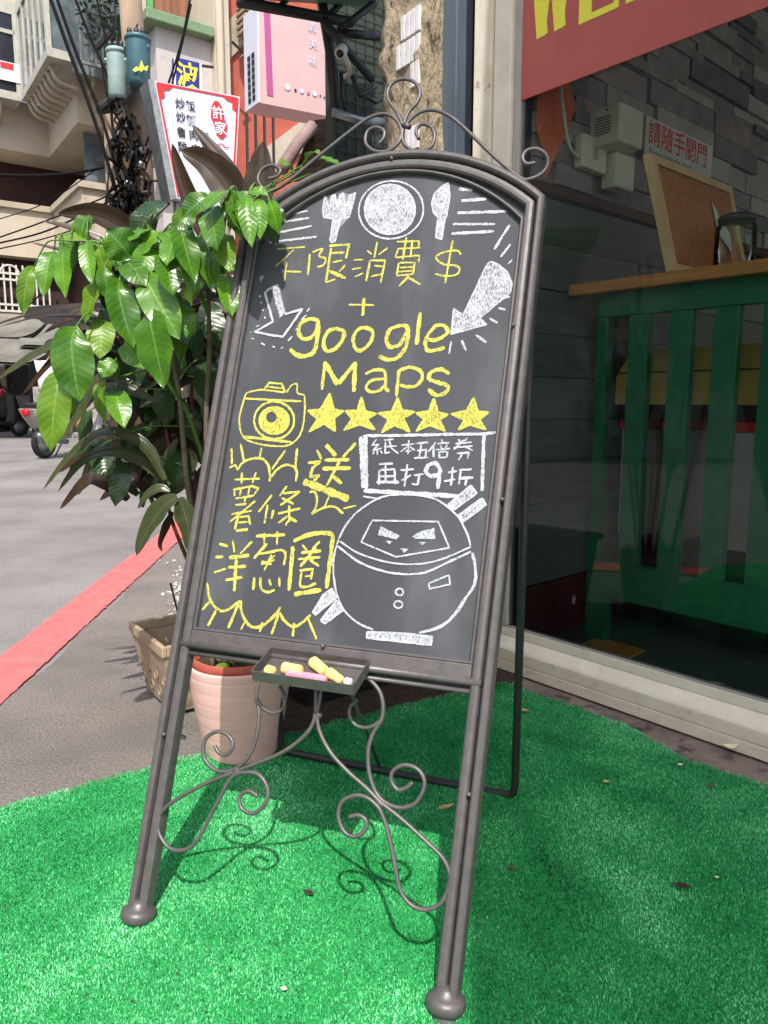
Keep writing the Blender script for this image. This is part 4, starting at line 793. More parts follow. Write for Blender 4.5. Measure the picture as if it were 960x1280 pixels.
# tan planter
pa, pb = .605, 1.862
tpn = thing('tan_planter', 'weathered tan square planter with moulded rings behind the pink pot', 'planter', W(pa+.15, pb+.14, 0))
def frus(a0, a1, b0, b1, z0, z1, ins):
    return [W(a0+ins, b0+ins, z0), W(a1-ins, b0+ins, z0), W(a1-ins, b1-ins, z0), W(a0+ins, b1-ins, z0), W(a0, b0, z1), W(a1, b0, z1), W(a1, b1, z1), W(a0, b1, z1)]
pw, pd, ph = .32, .29, .205
V = frus(pa+.006, pa+pw-.006, pb+.006, pb+pd-.006, .004, ph-.0305, .028)+frus(pa+.018, pa+pw-.018, pb+.018, pb+pd-.018, .09, ph-.0305, .012)
mk('planter_body', V, [BOXF[0]]+BOXF[2:]+[(4, 5, 13, 12), (5, 6, 14, 13), (6, 7, 15, 14), (7, 4, 12, 15)]+[tuple(i+8 for i in f[::-1]) for f in BOXF[2:]]+[(8, 9, 10, 11)], M_tan, tpn)
mb = MB()
for (a0, a1, b0, b1) in ((pa, pa+.014, pb, pb+pd), (pa+pw-.014, pa+pw, pb, pb+pd), (pa+.0142, pa+pw-.0142, pb, pb+.014), (pa+.0142, pa+pw-.0142, pb+pd-.014, pb+pd)): mb.abox(a0, a1, b0, b1, ph-.030, ph)
bevel(mb.build('planter_rim', M_tan, tpn), .003)
abox('planter_soil', pa+.03, pa+pw-.03, pb+.03, pb+pd-.03, .09, .105, M_soil, tpn)
for r_ in range(2):
    for c_ in range(4):
        zz = .045+r_*.052; ins = .028*(1-zz/(ph-.03)); bc = pb+.045+c_*.066; ac = pa+.05+c_*.07
        V, F = tube([W(pa+.006+ins-.001, bc+.013*math.cos(t), zz+.013*math.sin(t)) for t in np.linspace(0, 2*math.pi, 15)[:-1]], .0020, 6, closed=True); mk('moulded_ring', V, F, M_tan, tpn, True)
        V, F = tube([W(ac+.013*math.cos(t), pb+.006+ins-.001, zz+.013*math.sin(t)) for t in np.linspace(0, 2*math.pi, 15)[:-1]], .0020, 6, closed=True); mk('moulded_ring', V, F, M_tan, tpn, True)
V, F = tube([W(pa+.10, pb+.10, ph-.03), W(pa+.10, pb+.2, ph+.12)], .003, 6); mk('dry_stalk', V, F, M_black, label='thin dark dry stalk sticking out of the tan planter', cat='twig')
# twigs lying on the ground by the planter
for (p, q_, lb) in (((196, 917), (232, 921), 'dark twig lying on the ground in front of the pink pot'), ((205, 918), (228, 905), 'dark twig propped against the tan planter foot')):
    V, F = tube([G(*p)+ZX*.0, G((p[0]+q_[0])/2, (p[1]+q_[1])/2-1)+ZX*.006, G(*q_)+ZX*.0], .003, 6); mk('twig', V, F, M_black, label=lb, cat='twig')
gb = MB()
for k in range(110):
    p = G(226+random.gauss(0, 9), 742+random.gauss(0, 20)); r = random.uniform(.004, .012)
    V, F = lathe([(0, -r*.4), (r*.9, -r*.2), (r, r*.2), (r*.5, r*.6), (0, r*.65)], p-ZX*.006, 6, ang=random.random()*6); V = [v+np.array([random.gauss(0, r*.2) for _ in range(3)]) for v in V]; gb.add(V, F)
gb.build('gravel', mat('pale_gravel', hexc(150, 146, 140), hexc(186, 182, 176), 30, .9), label='scatter of pale gravel on the ground behind the tan planter', cat='gravel', kind='stuff')
# added tub stands in for the dark area behind easel, bare soil round it
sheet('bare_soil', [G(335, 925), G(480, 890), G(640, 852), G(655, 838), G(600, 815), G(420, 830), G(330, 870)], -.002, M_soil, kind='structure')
tb_ = thing('dark_area_tub', 'black tub added to fill the dark area behind the easel', 'tub', W(1.2, 1.85, 0))
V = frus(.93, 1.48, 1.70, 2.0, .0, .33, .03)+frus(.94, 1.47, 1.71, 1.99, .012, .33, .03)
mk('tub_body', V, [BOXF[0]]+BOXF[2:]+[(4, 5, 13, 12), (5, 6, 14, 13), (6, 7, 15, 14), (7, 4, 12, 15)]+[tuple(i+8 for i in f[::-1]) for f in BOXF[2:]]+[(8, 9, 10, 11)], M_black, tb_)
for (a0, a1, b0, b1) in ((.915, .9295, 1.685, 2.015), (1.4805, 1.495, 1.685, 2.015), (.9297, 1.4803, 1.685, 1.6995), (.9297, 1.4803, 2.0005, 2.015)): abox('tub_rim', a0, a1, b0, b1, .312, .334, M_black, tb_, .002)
gt = MB(); rq = random.Random(9)
for k in range(90):
    u = rq.uniform(0, 960); v = rq.uniform(1000, 1275); p = G(u, v); r = rq.uniform(.0008, .0022); z0 = float(relief(p[0], p[1]))+.005
    V, F = lathe([(0, -r*.5), (r, 0), (0, r*.6)], np.array([p[0], p[1], z0]), 5, ang=rq.random()*6); gt.add(V, F)
gt.build('grit', M_soil, label='fine dark grit scattered over the turf carpet', cat='grit', kind='stuff')
# ------------------------------------------------------------------ litter on the carpet
def dry(u, v, ln, wd, ang, m, label, name='dry_leaf', cat='leaf', curl=.25):
    p = G(u, v); z0 = float(relief(p[0], p[1]))+.008; d = np.array([math.cos(ang), math.sin(ang), 0]); s = np.array([-d[1], d[0], 0]); V = []; F = []
    for i in range(7):
        t = i/6; ww = wd/2*math.sin(math.pi*min(.97, max(.05, t)))
        for j in (-1, 0, 1): V.append(np.array([p[0], p[1], z0])+d*(t-.5)*ln+s*j*ww+ZX*(curl*ln*(t-.5)**2+.25*abs(j)*ww))
    for i in range(6):
        for j in range(2): F.append((i*3+j, i*3+j+1, (i+1)*3+j+1, (i+1)*3+j))
    mk(name, V, F, m, smooth=True, label=label, cat=cat)
dry(557, 1017, .040, .014, .5, M_dleaf, 'curled tan leaf on the turf between easel leg and rear support')
dry(655, 894, .030, .016, -.5, M_dleaf, 'small pale leaf on the turf beside the upright rear support')
dry(912, 941, .042, .026, .1, M_paper, 'crumpled cream paper scrap on the concrete below the window sill', 'paper_scrap', 'scrap', .9)
dry(850, 963, .014, .010, .3, M_paper, 'tiny cream crumb at the turf edge by the window sill', 'crumb', 'crumb')
dry(757, 988, .014, .012, .3, M_dleaf, 'reddish leaf flake on the open turf in front of the window', 'leaf_flake')
dry(889, 990, .018, .016, 1.0, M_rust, 'brown leaf flake near the turf edge below the window', 'leaf_flake')
dry(639, 1093, .014, .012, .2, M_rust, 'brown leaf flake on the turf right beside the easel leg', 'leaf_flake')
dry(852, 1117, .034, .016, -.3, M_soil, 'dark dirt clump lying on the turf', 'dirt_clump', 'dirt')
dry(386, 1126, .022, .012, -.5, M_soil, 'dark speck of dirt on the sunlit turf between the easel feet', 'dirt_clump', 'dirt')
dry(895, 1110, .008, .006, -.3, M_paper, 'tiny white fleck near the dark dirt clump', 'crumb', 'crumb')
dry(355, 1247, .01, .008, -.3, M_paper, 'tiny yellow fleck on the sunlit turf in front of the easel', 'crumb', 'crumb')
dry(353, 948, .016, .014, .4, M_paper, 'tiny pale pebble beside the pink pot base', 'pebble', 'pebble')
# ------------------------------------------------------------------ plants
def strap(pts, wmax, m, parent, name='leaf', shape='ovate', fold=.18, wave=.05, nrm=None, nseg=14, twist=0.0):
    P = spline(pts, 8); D = np.r_[0, np.cumsum([np.linalg.norm(P[i+1]-P[i]) for i in range(len(P)-1)])]; T = D/D[-1]; P = np.array(P)
    V = []; F = []; UV = []; K = 7; nrm = np.array(nrm if nrm is not None else (0, -.8, .6)); ph = random.random()*6
    for i in range(nseg+1):
        t = i/nseg; c = np.array([np.interp(t, T, P[:, k]) for k in range(3)]); c2 = np.array([np.interp(min(1, t+.02), T, P[:, k]) for k in range(3)]); c1 = np.array([np.interp(max(0, t-.02), T, P[:, k]) for k in range(3)])
        d = c2-c1; d /= np.linalg.norm(d)+1e-9
        s = np.cross(d, nrm); s /= np.linalg.norm(s)+1e-9; n = np.cross(s, d)
        if twist: s, n = s*math.cos(twist*t)+n*math.sin(twist*t), n*math.cos(twist*t)-s*math.sin(twist*t)
        if shape == 'ovate': ww = (t+.004)**.72*(1.0-t)**.78*2.78*(1 if t < .8 else 1-.45*(t-.8)/.2)
        else: ww = min(1, (t+.06)**.7*1.9)*(1-t)**.55*1.05
        ww = min(ww, 1.02)*wmax/2*(1.18 if shape != 'ovate' else 1)
        for j in range(K):
            x = (j/(K-1))*2-1
            off = n*(fold*abs(x)*ww*1.1-fold*ww*.2+wave*wmax*(abs(x)**1.5)*math.sin(t*17+ph+(2.2 if x > 0 else 0)))
            V.append(c+s*x*ww+off); UV.append((x, t))
    for i in range(nseg):
        for j in range(K-1): a = i*K+j; F.append((a, a+1, a+K+1, a+K))
    # leaf upper face looks along nrm
    f = F[len(F)//2]; nv = np.cross(V[f[1]]-V[f[0]], V[f[2]]-V[f[0]])
    if nv@nrm < 0: F = [q[::-1] for q in F]
    return mk(name, V, F, m, parent, True, uv=UV)
gp_ = thing('broadleaf_plant', 'bushy potted plant with glossy bright green drooping leaves', 'plant', pc+ZX*.22)
sq = (0, 220, 2.6667)
def cpx(p): return (sq[0]+p[0]/sq[2], sq[1]+p[1]/sq[2])
def depth_for(u, v):
    if u > 290: return 1.40
    if u > 230: return 1.47
    return 1.55+.0006*max(0, 170-u)
nodes = []
def branch(pts, r0, r1, m, nm='stem'):
    P = spline(pts, 6); n = len(P); V, F = tube(P, [r0+(r1-r0)*i/(n-1) for i in range(n)], 7); mk(nm, V, F, m, gp_, True); nodes.extend(P[n//3:])
root = pc+ZX*.22
branch([root+np.array([-.02, 0, 0]), PT(240, 640, 1.66), PT(222, 480, 1.62), PT(190, 345, 1.6), PT(178, 300, 1.6)], .008, .003, M_bark)
branch([PT(225, 500, 1.62), PT(165, 420, 1.6), PT(125, 400, 1.58)], .004, .002, M_stemg)
branch([PT(200, 380, 1.61), PT(140, 310, 1.6), PT(75, 300, 1.58)], .004, .002, M_stemg)
branch([root+np.array([.03, -.01, 0]), PT(262, 600, 1.62), PT(262, 430, 1.58), PT(262, 320, 1.52), PT(290, 262, 1.46), PT(325, 246, 1.42)], .007, .002, M_bark)
branch([PT(262, 400, 1.57), PT(240, 330, 1.53), PT(232, 292, 1.52)], .004, .002, M_stemg)
branch([root+np.array([0, .03, 0]), PT(250, 560, 1.72), PT(200, 470, 1.68), PT(150, 470, 1.62)], .006, .002, M_stemg)
LV = [((255, 500), (265, 722), 128, 1.50, 0), ((215, 640), (175, 885), 100, 1.50, 1), ((490, 450), (540, 675), 135, 1.48, 0), ((480, 330), (585, 520), 112, 1.50, 0), ((400, 340), (440, 545), 98, 1.52, 0), ((560, 265), (575, 385), 84, 1.5, 0), ((620, 420), (620, 525), 72, 1.53, 0),
      ((180, 250), (150, 385), 66, 1.58, 0), ((115, 300), (82, 445), 52, 1.6, 1), ((215, 240), (218, 385), 62, 1.57, 0), ((300, 215), (208, 225), 74, 1.6, 1), ((290, 215), (305, 345), 52, 1.57, 0), ((440, 275), (365, 190), 112, 1.53, 0), ((450, 270), (525, 195), 84, 1.53, 0), ((335, 335), (288, 485), 72, 1.56, 1), ((350, 305), (370, 405), 62, 1.55, 0), ((345, 475), (335, 595), 88, 1.57, 2),
      ((600, 150), (645, 335), 82, 1.46, 0), ((700, 110), (722, 235), 84, 1.43, 0), ((765, 55), (800, 195), 62, 1.40, 0), ((825, 65), (838, 218), 56, 1.38, 0), ((870, 80), (868, 195), 54, 1.37, 0), ((898, 85), (928, 182), 54, 1.37, 0), ((765, 50), (690, 112), 64, 1.42, 0), ((665, 200), (652, 378), 92, 1.47, 0), ((740, 190), (762, 305), 74, 1.45, 1), ((690, 250), (703, 365), 74, 1.47, 0), ((765, 335), (772, 455), 72, 1.46, 0),
      ((385, 615), (345, 665), 62, 1.56, 0), ((385, 715), (412, 825), 78, 1.58, 0), ((345, 675), (352, 805), 62, 1.6, 1), ((235, 690), (245, 785), 52, 1.53, 1), ((415, 555), (475, 630), 78, 1.55, 0), ((610, 525), (600, 605), 54, 1.56, 0), ((455, 195), (525, 245), 66, 1.55, 0), ((540, 190), (605, 232), 72, 1.52, 0), ((835, 55), (885, 62), 46, 1.38, 0), ((645, 128), (588, 175), 66, 1.46, 0), ((520, 240), (470, 330), 80, 1.54, 0), ((420, 285), (480, 360), 84, 1.53, 0), ((590, 200), (560, 290), 76, 1.5, 0), ((330, 240), (350, 320), 64, 1.58, 1), ((650, 330), (640, 420), 60, 1.5, 1), ((560, 380), (600, 470), 60, 1.54, 0), ((500, 180), (440, 215), 70, 1.55, 0), ((700, 70), (620, 130), 70, 1.44, 0), ((800, 100), (770, 180), 60, 1.41, 1),
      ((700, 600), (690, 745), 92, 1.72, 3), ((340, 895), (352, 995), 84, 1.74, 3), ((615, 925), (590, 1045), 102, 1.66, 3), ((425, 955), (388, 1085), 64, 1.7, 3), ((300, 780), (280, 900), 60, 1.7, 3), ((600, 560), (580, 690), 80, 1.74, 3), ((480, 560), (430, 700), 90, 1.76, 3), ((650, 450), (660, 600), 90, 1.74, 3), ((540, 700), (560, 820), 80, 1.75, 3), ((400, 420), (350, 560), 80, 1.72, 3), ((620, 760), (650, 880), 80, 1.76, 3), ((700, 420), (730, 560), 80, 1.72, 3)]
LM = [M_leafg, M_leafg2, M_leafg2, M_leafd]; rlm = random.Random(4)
nodesA = None
for (bs_, tp_, wpx, Y, mi) in LV:
    ub, vb = cpx(bs_); ut, vt = cpx(tp_); ut = ub+(ut-ub)*1.14; vt = vb+(vt-vb)*1.14; pb_ = PT(ub, vb, Y+.015+random.uniform(-.01, .02)); pt_ = PT(ut, vt, Y-.012+random.uniform(-.03, .02)); wd = wpx/sq[2]*Y/FOC
    mid = (pb_+pt_)/2; ln = np.linalg.norm(pt_-pb_); droop = (pt_-pb_)[2] < 0
    out = np.array([random.uniform(-.25, .25), -1, .55]); out /= np.linalg.norm(out)
    c1 = pb_*.72+pt_*.28+out*ln*.13; c2 = pb_*.35+pt_*.65+out*ln*.10
    nr = np.array([random.uniform(-.55, .55), -.85, random.uniform(.15, .75)])
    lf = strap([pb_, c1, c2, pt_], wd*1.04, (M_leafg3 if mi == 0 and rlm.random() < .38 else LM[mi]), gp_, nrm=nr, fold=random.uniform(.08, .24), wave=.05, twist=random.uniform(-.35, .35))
    nd = min(nodes, key=lambda q: np.linalg.norm(q-pb_)+(.3 if q[2] > pb_[2]+.06 else 0))
    V, F = tube(spline([nd, (nd+pb_)/2+ZX*.02, pb_, pb_*.8+c1*.2], 5), .0016, 6); mk('stalk', V, F, M_stemg, lf, True)
rf = random.Random(21)
for k in range(34):      # further leaves filling the crown behind the front ones
    ub = rf.uniform(95, 330); vb = rf.uniform(245, 330)+max(0, 200-ub)*.25; an = rf.uniform(.2, 2.9); ln = rf.uniform(38, 62); Y = depth_for(ub, vb)+rf.uniform(.05, .12)
    if ub > 285: Y = 1.43; vb = rf.uniform(245, 268)
    pb_ = PT(ub, vb, Y); pt_ = PT(ub+math.cos(an)*ln*.8, vb+math.sin(an)*ln, Y-rf.uniform(-.02, .05)); out = np.array([rf.uniform(-.3, .3), -.8, .6])
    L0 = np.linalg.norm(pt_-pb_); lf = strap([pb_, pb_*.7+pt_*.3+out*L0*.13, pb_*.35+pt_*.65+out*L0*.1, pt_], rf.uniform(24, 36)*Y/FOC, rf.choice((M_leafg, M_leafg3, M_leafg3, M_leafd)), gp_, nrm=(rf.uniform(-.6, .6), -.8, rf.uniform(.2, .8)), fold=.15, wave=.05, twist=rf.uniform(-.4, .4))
    nd = min(nodes, key=lambda q: np.linalg.norm(q-pb_)); V, F = tube([nd, (nd+pb_)/2+ZX*.01, pb_], .0015, 6); mk('stalk', V, F, M_stemg, lf, True)
# two leaves showing above the arch
for (b_, t_, wpx) in (((372, 214), (418, 200), 15), ((366, 218), (352, 206), 14), ((395, 214), (425, 206), 12), ((380, 205), (400, 192), 13)):
    pb_ = PT(*b_, 1.62); pt_ = PT(*t_, 1.58); lf = strap([pb_, (pb_+pt_)/2+ZX*.012, pt_], wpx*1.6/FOC*1.4, M_leafg, gp_, nrm=(0.2, -.6, .8))
    nd = min(nodes, key=lambda q: np.linalg.norm(q-pb_)); V, F = tube([nd, pb_], .0016, 6); mk('stalk', V, F, M_stemg, lf, True)
# bronze cordyline
cd = thing('cordyline_plant', 'dark bronze cordyline with long strap leaves and red stems', 'plant', pc+ZX*.22+np.array([.02, .03, 0]))
def st(pts, r0=.006, r1=.003):
    P = spline(pts, 6); n = len(P); V, F = tube(P, [r0+(r1-r0)*i/(n-1) for i in range(n)], 7); mk('stem', V, F, M_stem, cd, True)
cr = pc+np.array([.0, .03, .225])
st([cr, PT(245, 640, 1.76), PT(240, 480, 1.78), PT(246, 330, 1.8)]); st([cr+np.array([.02, 0, 0]), PT(258, 620, 1.74), PT(262, 470, 1.78), PT(285, 240, 1.8)])
st([cr+np.array([-.03, 0, 0]), PT(225, 650, 1.74), PT(212, 560, 1.74), PT(190, 480, 1.76), PT(130, 400, 1.78)]); st([cr+np.array([.01, .02, 0]), PT(232, 560, 1.8), PT(205, 480, 1.82), PT(170, 350, 1.84)])
st([cr+np.array([-.02, -.02, 0]), PT(218, 660, 1.68), PT(214, 620, 1.66)])
def cor(pts, wpx, m, Y, nrm=None, tw=0):
    P = [PT(p[0], p[1], (p[2] if len(p) > 2 else Y)) for p in pts]; strap(P, wpx*Y/FOC, m, cd, 'leaf', 'strap', .22, .012, nrm, 16, tw)
cor([(176, 300), (160, 285), (120, 266), (72, 267)], 30, M_cordy, 1.75, (.2, -.9, -.3)); cor([(165, 330), (125, 300), (90, 285), (52, 276)], 15, M_cordy, 1.74); cor([(150, 330), (110, 318), (75, 312), (38, 303)], 9, M_cordy, 1.74)
cor([(256, 300), (243, 262), (226, 215), (215, 179)], 26, M_cordy, 1.78, (-.3, -.9, .1)); cor([(300, 262), (285, 232), (258, 203), (226, 188)], 44, M_cordy, 1.76, (.1, -.9, -.2)); cor([(302, 250), (290, 222), (266, 188), (240, 156)], 25, M_cordy, 1.8, (.4, -.9, .1))
cor([(322, 262), (324, 240), (326, 208), (328, 177)], 40, M_cordy, 1.72, (.1, -1, .1)); cor([(280, 300), (262, 285), (240, 275), (222, 268)], 26, M_cordy, 1.8)
cor([(185, 410), (140, 385), (80, 385), (20, 398), (-20, 412)], 13, M_cordy, 1.76, (.0, -.6, .8)); cor([(170, 420), (120, 400), (60, 395), (0, 408)], 10, M_cordy, 1.78, (.0, -.6, .8))
cor([(150, 440), (100, 425), (50, 440), (-8, 478)], 24, M_cordg, 1.72, (.2, -.6, .8)); cor([(150, 455), (105, 432), (70, 448), (28, 494)], 20, M_cordy, 1.72, (.2, -.6, .8))
cor([(190, 500), (150, 485), (115, 498), (76, 552)], 24, M_cordg, 1.66, (.1, -.6, .8)); cor([(170, 480), (130, 470), (110, 490), (102, 540)], 12, M_cordg, 1.64)
cor([(206, 600), (180, 556), (130, 540), (88, 570), (54, 612)], 20, M_cordg, 1.62, (.2, -.6, .8)); cor([(212, 606), (170, 572), (130, 566), (100, 580), (72, 615)], 19, M_cordg, 1.64, (.2, -.7, .7)); cor([(214, 608), (195, 590), (150, 566), (120, 570)], 18, M_cordg, 1.66, (.1, -.6, .8))
cor([(222, 622), (205, 632), (185, 660), (170, 695)], 32, M_cordg, 1.60, (-.3, -.9, .5)); cor([(224, 622), (230, 640), (236, 662), (236, 690)], 28, M_cordg, 1.60, (.2, -1, .2)); cor([(212, 614), (200, 610), (185, 618), (172, 636)], 14, M_cordg, 1.62); cor([(215, 618), (222, 600), (240, 580), (236, 560)], 26, M_cordg, 1.66)
cor([(215, 618), (205, 600), (212, 570), (222, 548)], 24, M_cordg, 1.67); cor([(216, 640), (205, 665), (200, 680), (203, 690)], 12, M_cordy, 1.62)
rg = random.Random(5)
for k in range(110):     # the dense inner leaves
    u0 = rg.uniform(150, 285); v0 = rg.uniform(330, 640); an = rg.uniform(-2.6, -.5); ln = rg.uniform(50, 110); Y = rg.uniform(1.74, 1.98)
    u1 = u0+math.cos(an)*ln*.9; v1 = v0+math.sin(an)*ln*.5; u2 = u0+math.cos(an)*ln*1.5; v2 = v1+rg.uniform(10, 50)
    if u2 > 300: u2 = 300
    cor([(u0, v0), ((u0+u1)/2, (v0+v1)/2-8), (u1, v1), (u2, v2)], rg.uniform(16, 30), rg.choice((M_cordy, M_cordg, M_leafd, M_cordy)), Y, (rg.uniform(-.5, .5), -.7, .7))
# leaf litter and seedlings on the pot soil
for k in range(9):
    p = pc+np.array([random.uniform(-.06, .06), random.uniform(-.08, .0), .232]); d = np.array([random.uniform(-1, 1), random.uniform(-.6, .3), random.uniform(.1, .9)])*.04
    strap([p, p+d*.5+ZX*.006, p+d], .018, random.choice((M_cordy, M_leafg2, M_dleaf if False else M_cordg)), cd, 'litter_leaf', 'ovate')
for (x_, y_, h_) in ((-.055, -.05, .07), (-.04, -.055, .06), (.05, -.04, .08)):
    V, F = tube([pc+np.array([x_, y_, .22]), pc+np.array([x_+.004, y_, .22+h_])], .006, 7); mk('cut_stem', V, F, M_bark, cd, True)
# ------------------------------------------------------------------ the beige apartment house across the street
BF1 = 20.8; AC = ab(onb(97, 153, BF1))[0]; BF0 = ab(ona(62, 199, AC))[1]
zc = lambda v, u=97, b=BF1: ab(onb(u, v, b))[2]
z_wall3 = zc(153); z_cop = zc(226, 100); z_balb = zc(300, 97); 
bld = thing('beige_apartment_house', 'beige apartment house with glazed bays and a stepped front across the street', 'building', W(AC, BF1+2, 0))
AR = AC+3.4; AL = AC-9.0; DEP = 6.0
def stepped(name, z0, z1, m, off=0.0, parent=bld, piece=('near', 'far')):
    MB().abox(AC-off, AR+off, BF1-off, BF1+DEP, z0, z1).build(name, m, parent); MB().abox(AL, AC-off-.002, BF0-off, BF0+DEP, z0, z1).build(name, m, parent)
stepped('upper_wall', z_wall3, z_wall3+1.35, M_beige)
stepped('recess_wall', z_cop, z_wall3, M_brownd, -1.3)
stepped('balcony_wall', z_balb, z_cop-.16, M_beige)
stepped('coping', z_cop-.16, z_cop, M_beige2, .10)
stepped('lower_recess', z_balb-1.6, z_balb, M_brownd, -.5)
stepped('slab', z_balb-1.9, z_balb-1.6, M_beige2, .02)
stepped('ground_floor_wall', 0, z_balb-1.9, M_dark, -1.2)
stepped('top_wall', z_wall3+3.35, z_wall3+7.5, M_beige)
# balcony door and window in the recess
abox('door', AC-4.2, AC-2.7, BF0+1.24, BF0+1.3, z_cop-.8, z_wall3-.25, mat('teal_door', hexc(40, 110, 96), hexc(34, 96, 84), 3, .6), bld)
p = ab(onb(104, 185, BF1+.6))
abox('window', AC+.25, AC+1.1, BF1+.5, BF1+.56, z_cop, z_wall3-.05, M_wglass, bld); abox('window', AC+1.15, AC+1.9, BF1+.52, BF1+.58, z_cop, z_wall3-.05, M_pine, bld)
# glazed bays
by = ab(onb(75, 68, BF1-.8)); zb0 = by[2]; zb1 = zb0+2.05; bo = .8
def bay(a0, a1, b0, b1, nm):
    o = thing_part = MB()
    MB().abox(a0, a1, b0, b1, zb0-.10, zb0+.10).build('bay_slab', M_bay, bld); MB().abox(a0, a1, b0, b1, zb1, zb1+.3).build('bay_head', M_bay, bld)
s1 = bay(AC-bo, AR, BF1-bo, BF1-.001, 'f'); s0 = bay(AL, AC-bo-.001, BF0-bo, BF0-.001, 'g'); s2 = bay(AC-bo, AC-.001, BF1, BF0-bo-.001, 'h')
def mull(axis, lo, hi, fix, n, panes=True):
    for k in range(n+1):
        t = lo+(hi-lo)*k/n
        if axis == 'a': abox('mullion', t-.05, t+.05, fix-.03, fix+.06, zb0+.1, zb1, M_bay, bld)
        else: abox('mullion', fix-.03, fix+.06, t-.05, t+.05, zb0+.1, zb1, M_bay, bld)
    for k in range(n):
        l, h = lo+(hi-lo)*k/n+.05, lo+(hi-lo)*(k+1)/n-.05
        if axis == 'a': w_ = abox('window_pane', l, h, fix+.01, fix+.03, zb0+.1, zb1, M_wglass if fix < BF0-1 else M_wdark, bld)
        else: w_ = abox('window_pane', fix+.01, fix+.03, l, h, zb0+.1, zb1, M_wglass, bld)
mull('a', AC-bo+.06, AR, BF1-bo+.03, 4); mull('b', BF1-bo+.1, BF0-bo-.05, AC-bo+.03, 5); mull('a', AL, AC-bo-.05, BF0-bo+.03, 6)
abox('bay_transom', AL, AC-bo-.05, BF0-bo, BF0-bo+.05, zb1-.5, zb1-.4, M_bay, bld)
# papers stuck in the bay window
pq = ab(onb(12, 88, BF0-bo-.02)); abox('window_poster', pq[0]-.28, pq[0]+.35, BF0-bo-.02, BF0-bo-.012, pq[2]-.28, pq[2]+.2, M_signw, bld); abox('window_poster', pq[0]-.22, pq[0]+.1, BF0-bo-.03, BF0-bo-.022, pq[2]+.02, pq[2]+.17, M_signr, bld)
# brackets under the bays
def bracket(a, b, da, db):
    P = [W(a, b, zb0-.1), W(a+da*.2, b+db*.2, zb0-.42), W(a+da*.7, b+db*.7, zb0-.5)]
    V, F = tube(spline(P, 4), .05, 6); mk('bracket', V, F, M_beige2, bld)
for k in range(8): bracket(AC-bo+.15, BF1-bo+.5+k*(BF0-BF1)/8.5, .9, 0)
for k in range(5): bracket(AC-bo-.5-k*.75, BF0-bo+.15, 0, .8)
for k in range(3): bracket(AC+.3+k*.9, BF1-bo+.15, 0, .8)
# white railing of the lower balcony
rail = MB(); zr0, zr1 = z_balb-1.55, z_balb-.25
for k in range(34):
    a = AC-.25-k*.17; abox('baluster', a-.022, a+.022, BF0-.04, BF0+.0, zr0, zr1, M_white, bld)
for zz in (zr0, zr0+.18, zr1-.42, zr1-.25): abox('rail_bar', AC-6.2, AC-.2, BF0-.05, BF0+.01, zz-.03, zz+.03, M_white, bld)
for k in range(9):
    a = AC-.6-k*.68; V, F = tube([W(a+.25*math.cos(t), BF0-.03, zr1-.27+.25*math.sin(t)) for t in np.linspace(0, math.pi, 10)], .028, 6); mk('rail_arch', V, F, M_white, bld)
# caged balcony at the right
pg = ab(onb(128, 30, BF1-1.4)); cg = [M_metal, M_metal]
for k in range(9): abox('cage_bar', pg[0]-.55+k*.17, pg[0]-.52+k*.17, BF1-1.42, BF1-1.38, pg[2]-1.0, pg[2]+1.6, M_metal, bld)
for zz in (-1.0, .15, 1.3): abox('cage_rail', pg[0]-.6, pg[0]+.95, BF1-1.43, BF1-1.37, pg[2]+zz, pg[2]+zz+.07, M_metal, bld)
abox('cage_back', pg[0]-.6, pg[0]+.95, BF1-.85, BF1-.82, pg[2]-1.0, pg[2]+1.6, M_wglass, bld)
ivy = MB()
for k in range(420):
    p = W(pg[0]-.55+random.random()*1.0, BF1-1.45-random.random()*.25, pg[2]-.9+random.random()**.6*2.5); d = np.array([random.gauss(0, 1) for _ in range(3)]); d /= np.linalg.norm(d); s = np.cross(d, ZX)
    ivy.add([p, p+d*.09+s*.05, p+d*.17, p+d*.09-s*.05], [(0, 1, 2, 3)])
ivy.build('hanging_plants', M_leafd, label='green plants trailing over the caged balcony', cat='plant', kind='stuff')
# ground floor awnings and dark shop mouths
for k, (ua, va, ub, vb, Y, dz, lb) in enumerate(((-60, 392, 60, 400, 19.0, .55, 'grey tarpaulin awning over the far shop, beside the white railing'), (-70, 418, 75, 424, 17.5, .6, 'lower grey tarpaulin awning above the parked scooter'), (60, 405, 250, 415, 18.5, .6, 'long grey awning over the shops behind the broadleaf plant'))):
    p0 = PT(ua, va, Y); p1 = PT(ub, vb, Y); V = []; F = []; n = 14
    for i in range(n+1):
        t = i/n
        for j in range(5): s_ = j/4; q_ = p0*(1-t)+p1*t; V.append(q_+np.array([0, -1.6*s_, -dz*s_-.10*math.sin(s_*3.1)+.015*math.sin(t*13)*s_]))
    for i in range(n):
        for j in range(4): a = i*5+j; F.append((a, a+5, a+6, a+1))
    V += [v-ZX*.05 for v in V]; k0 = (n+1)*5; F += [tuple(i+k0 for i in f[::-1]) for f in F]
    mk('tarpaulin_awning', V, F, M_tarp, smooth=True, label=lb, cat='awning')
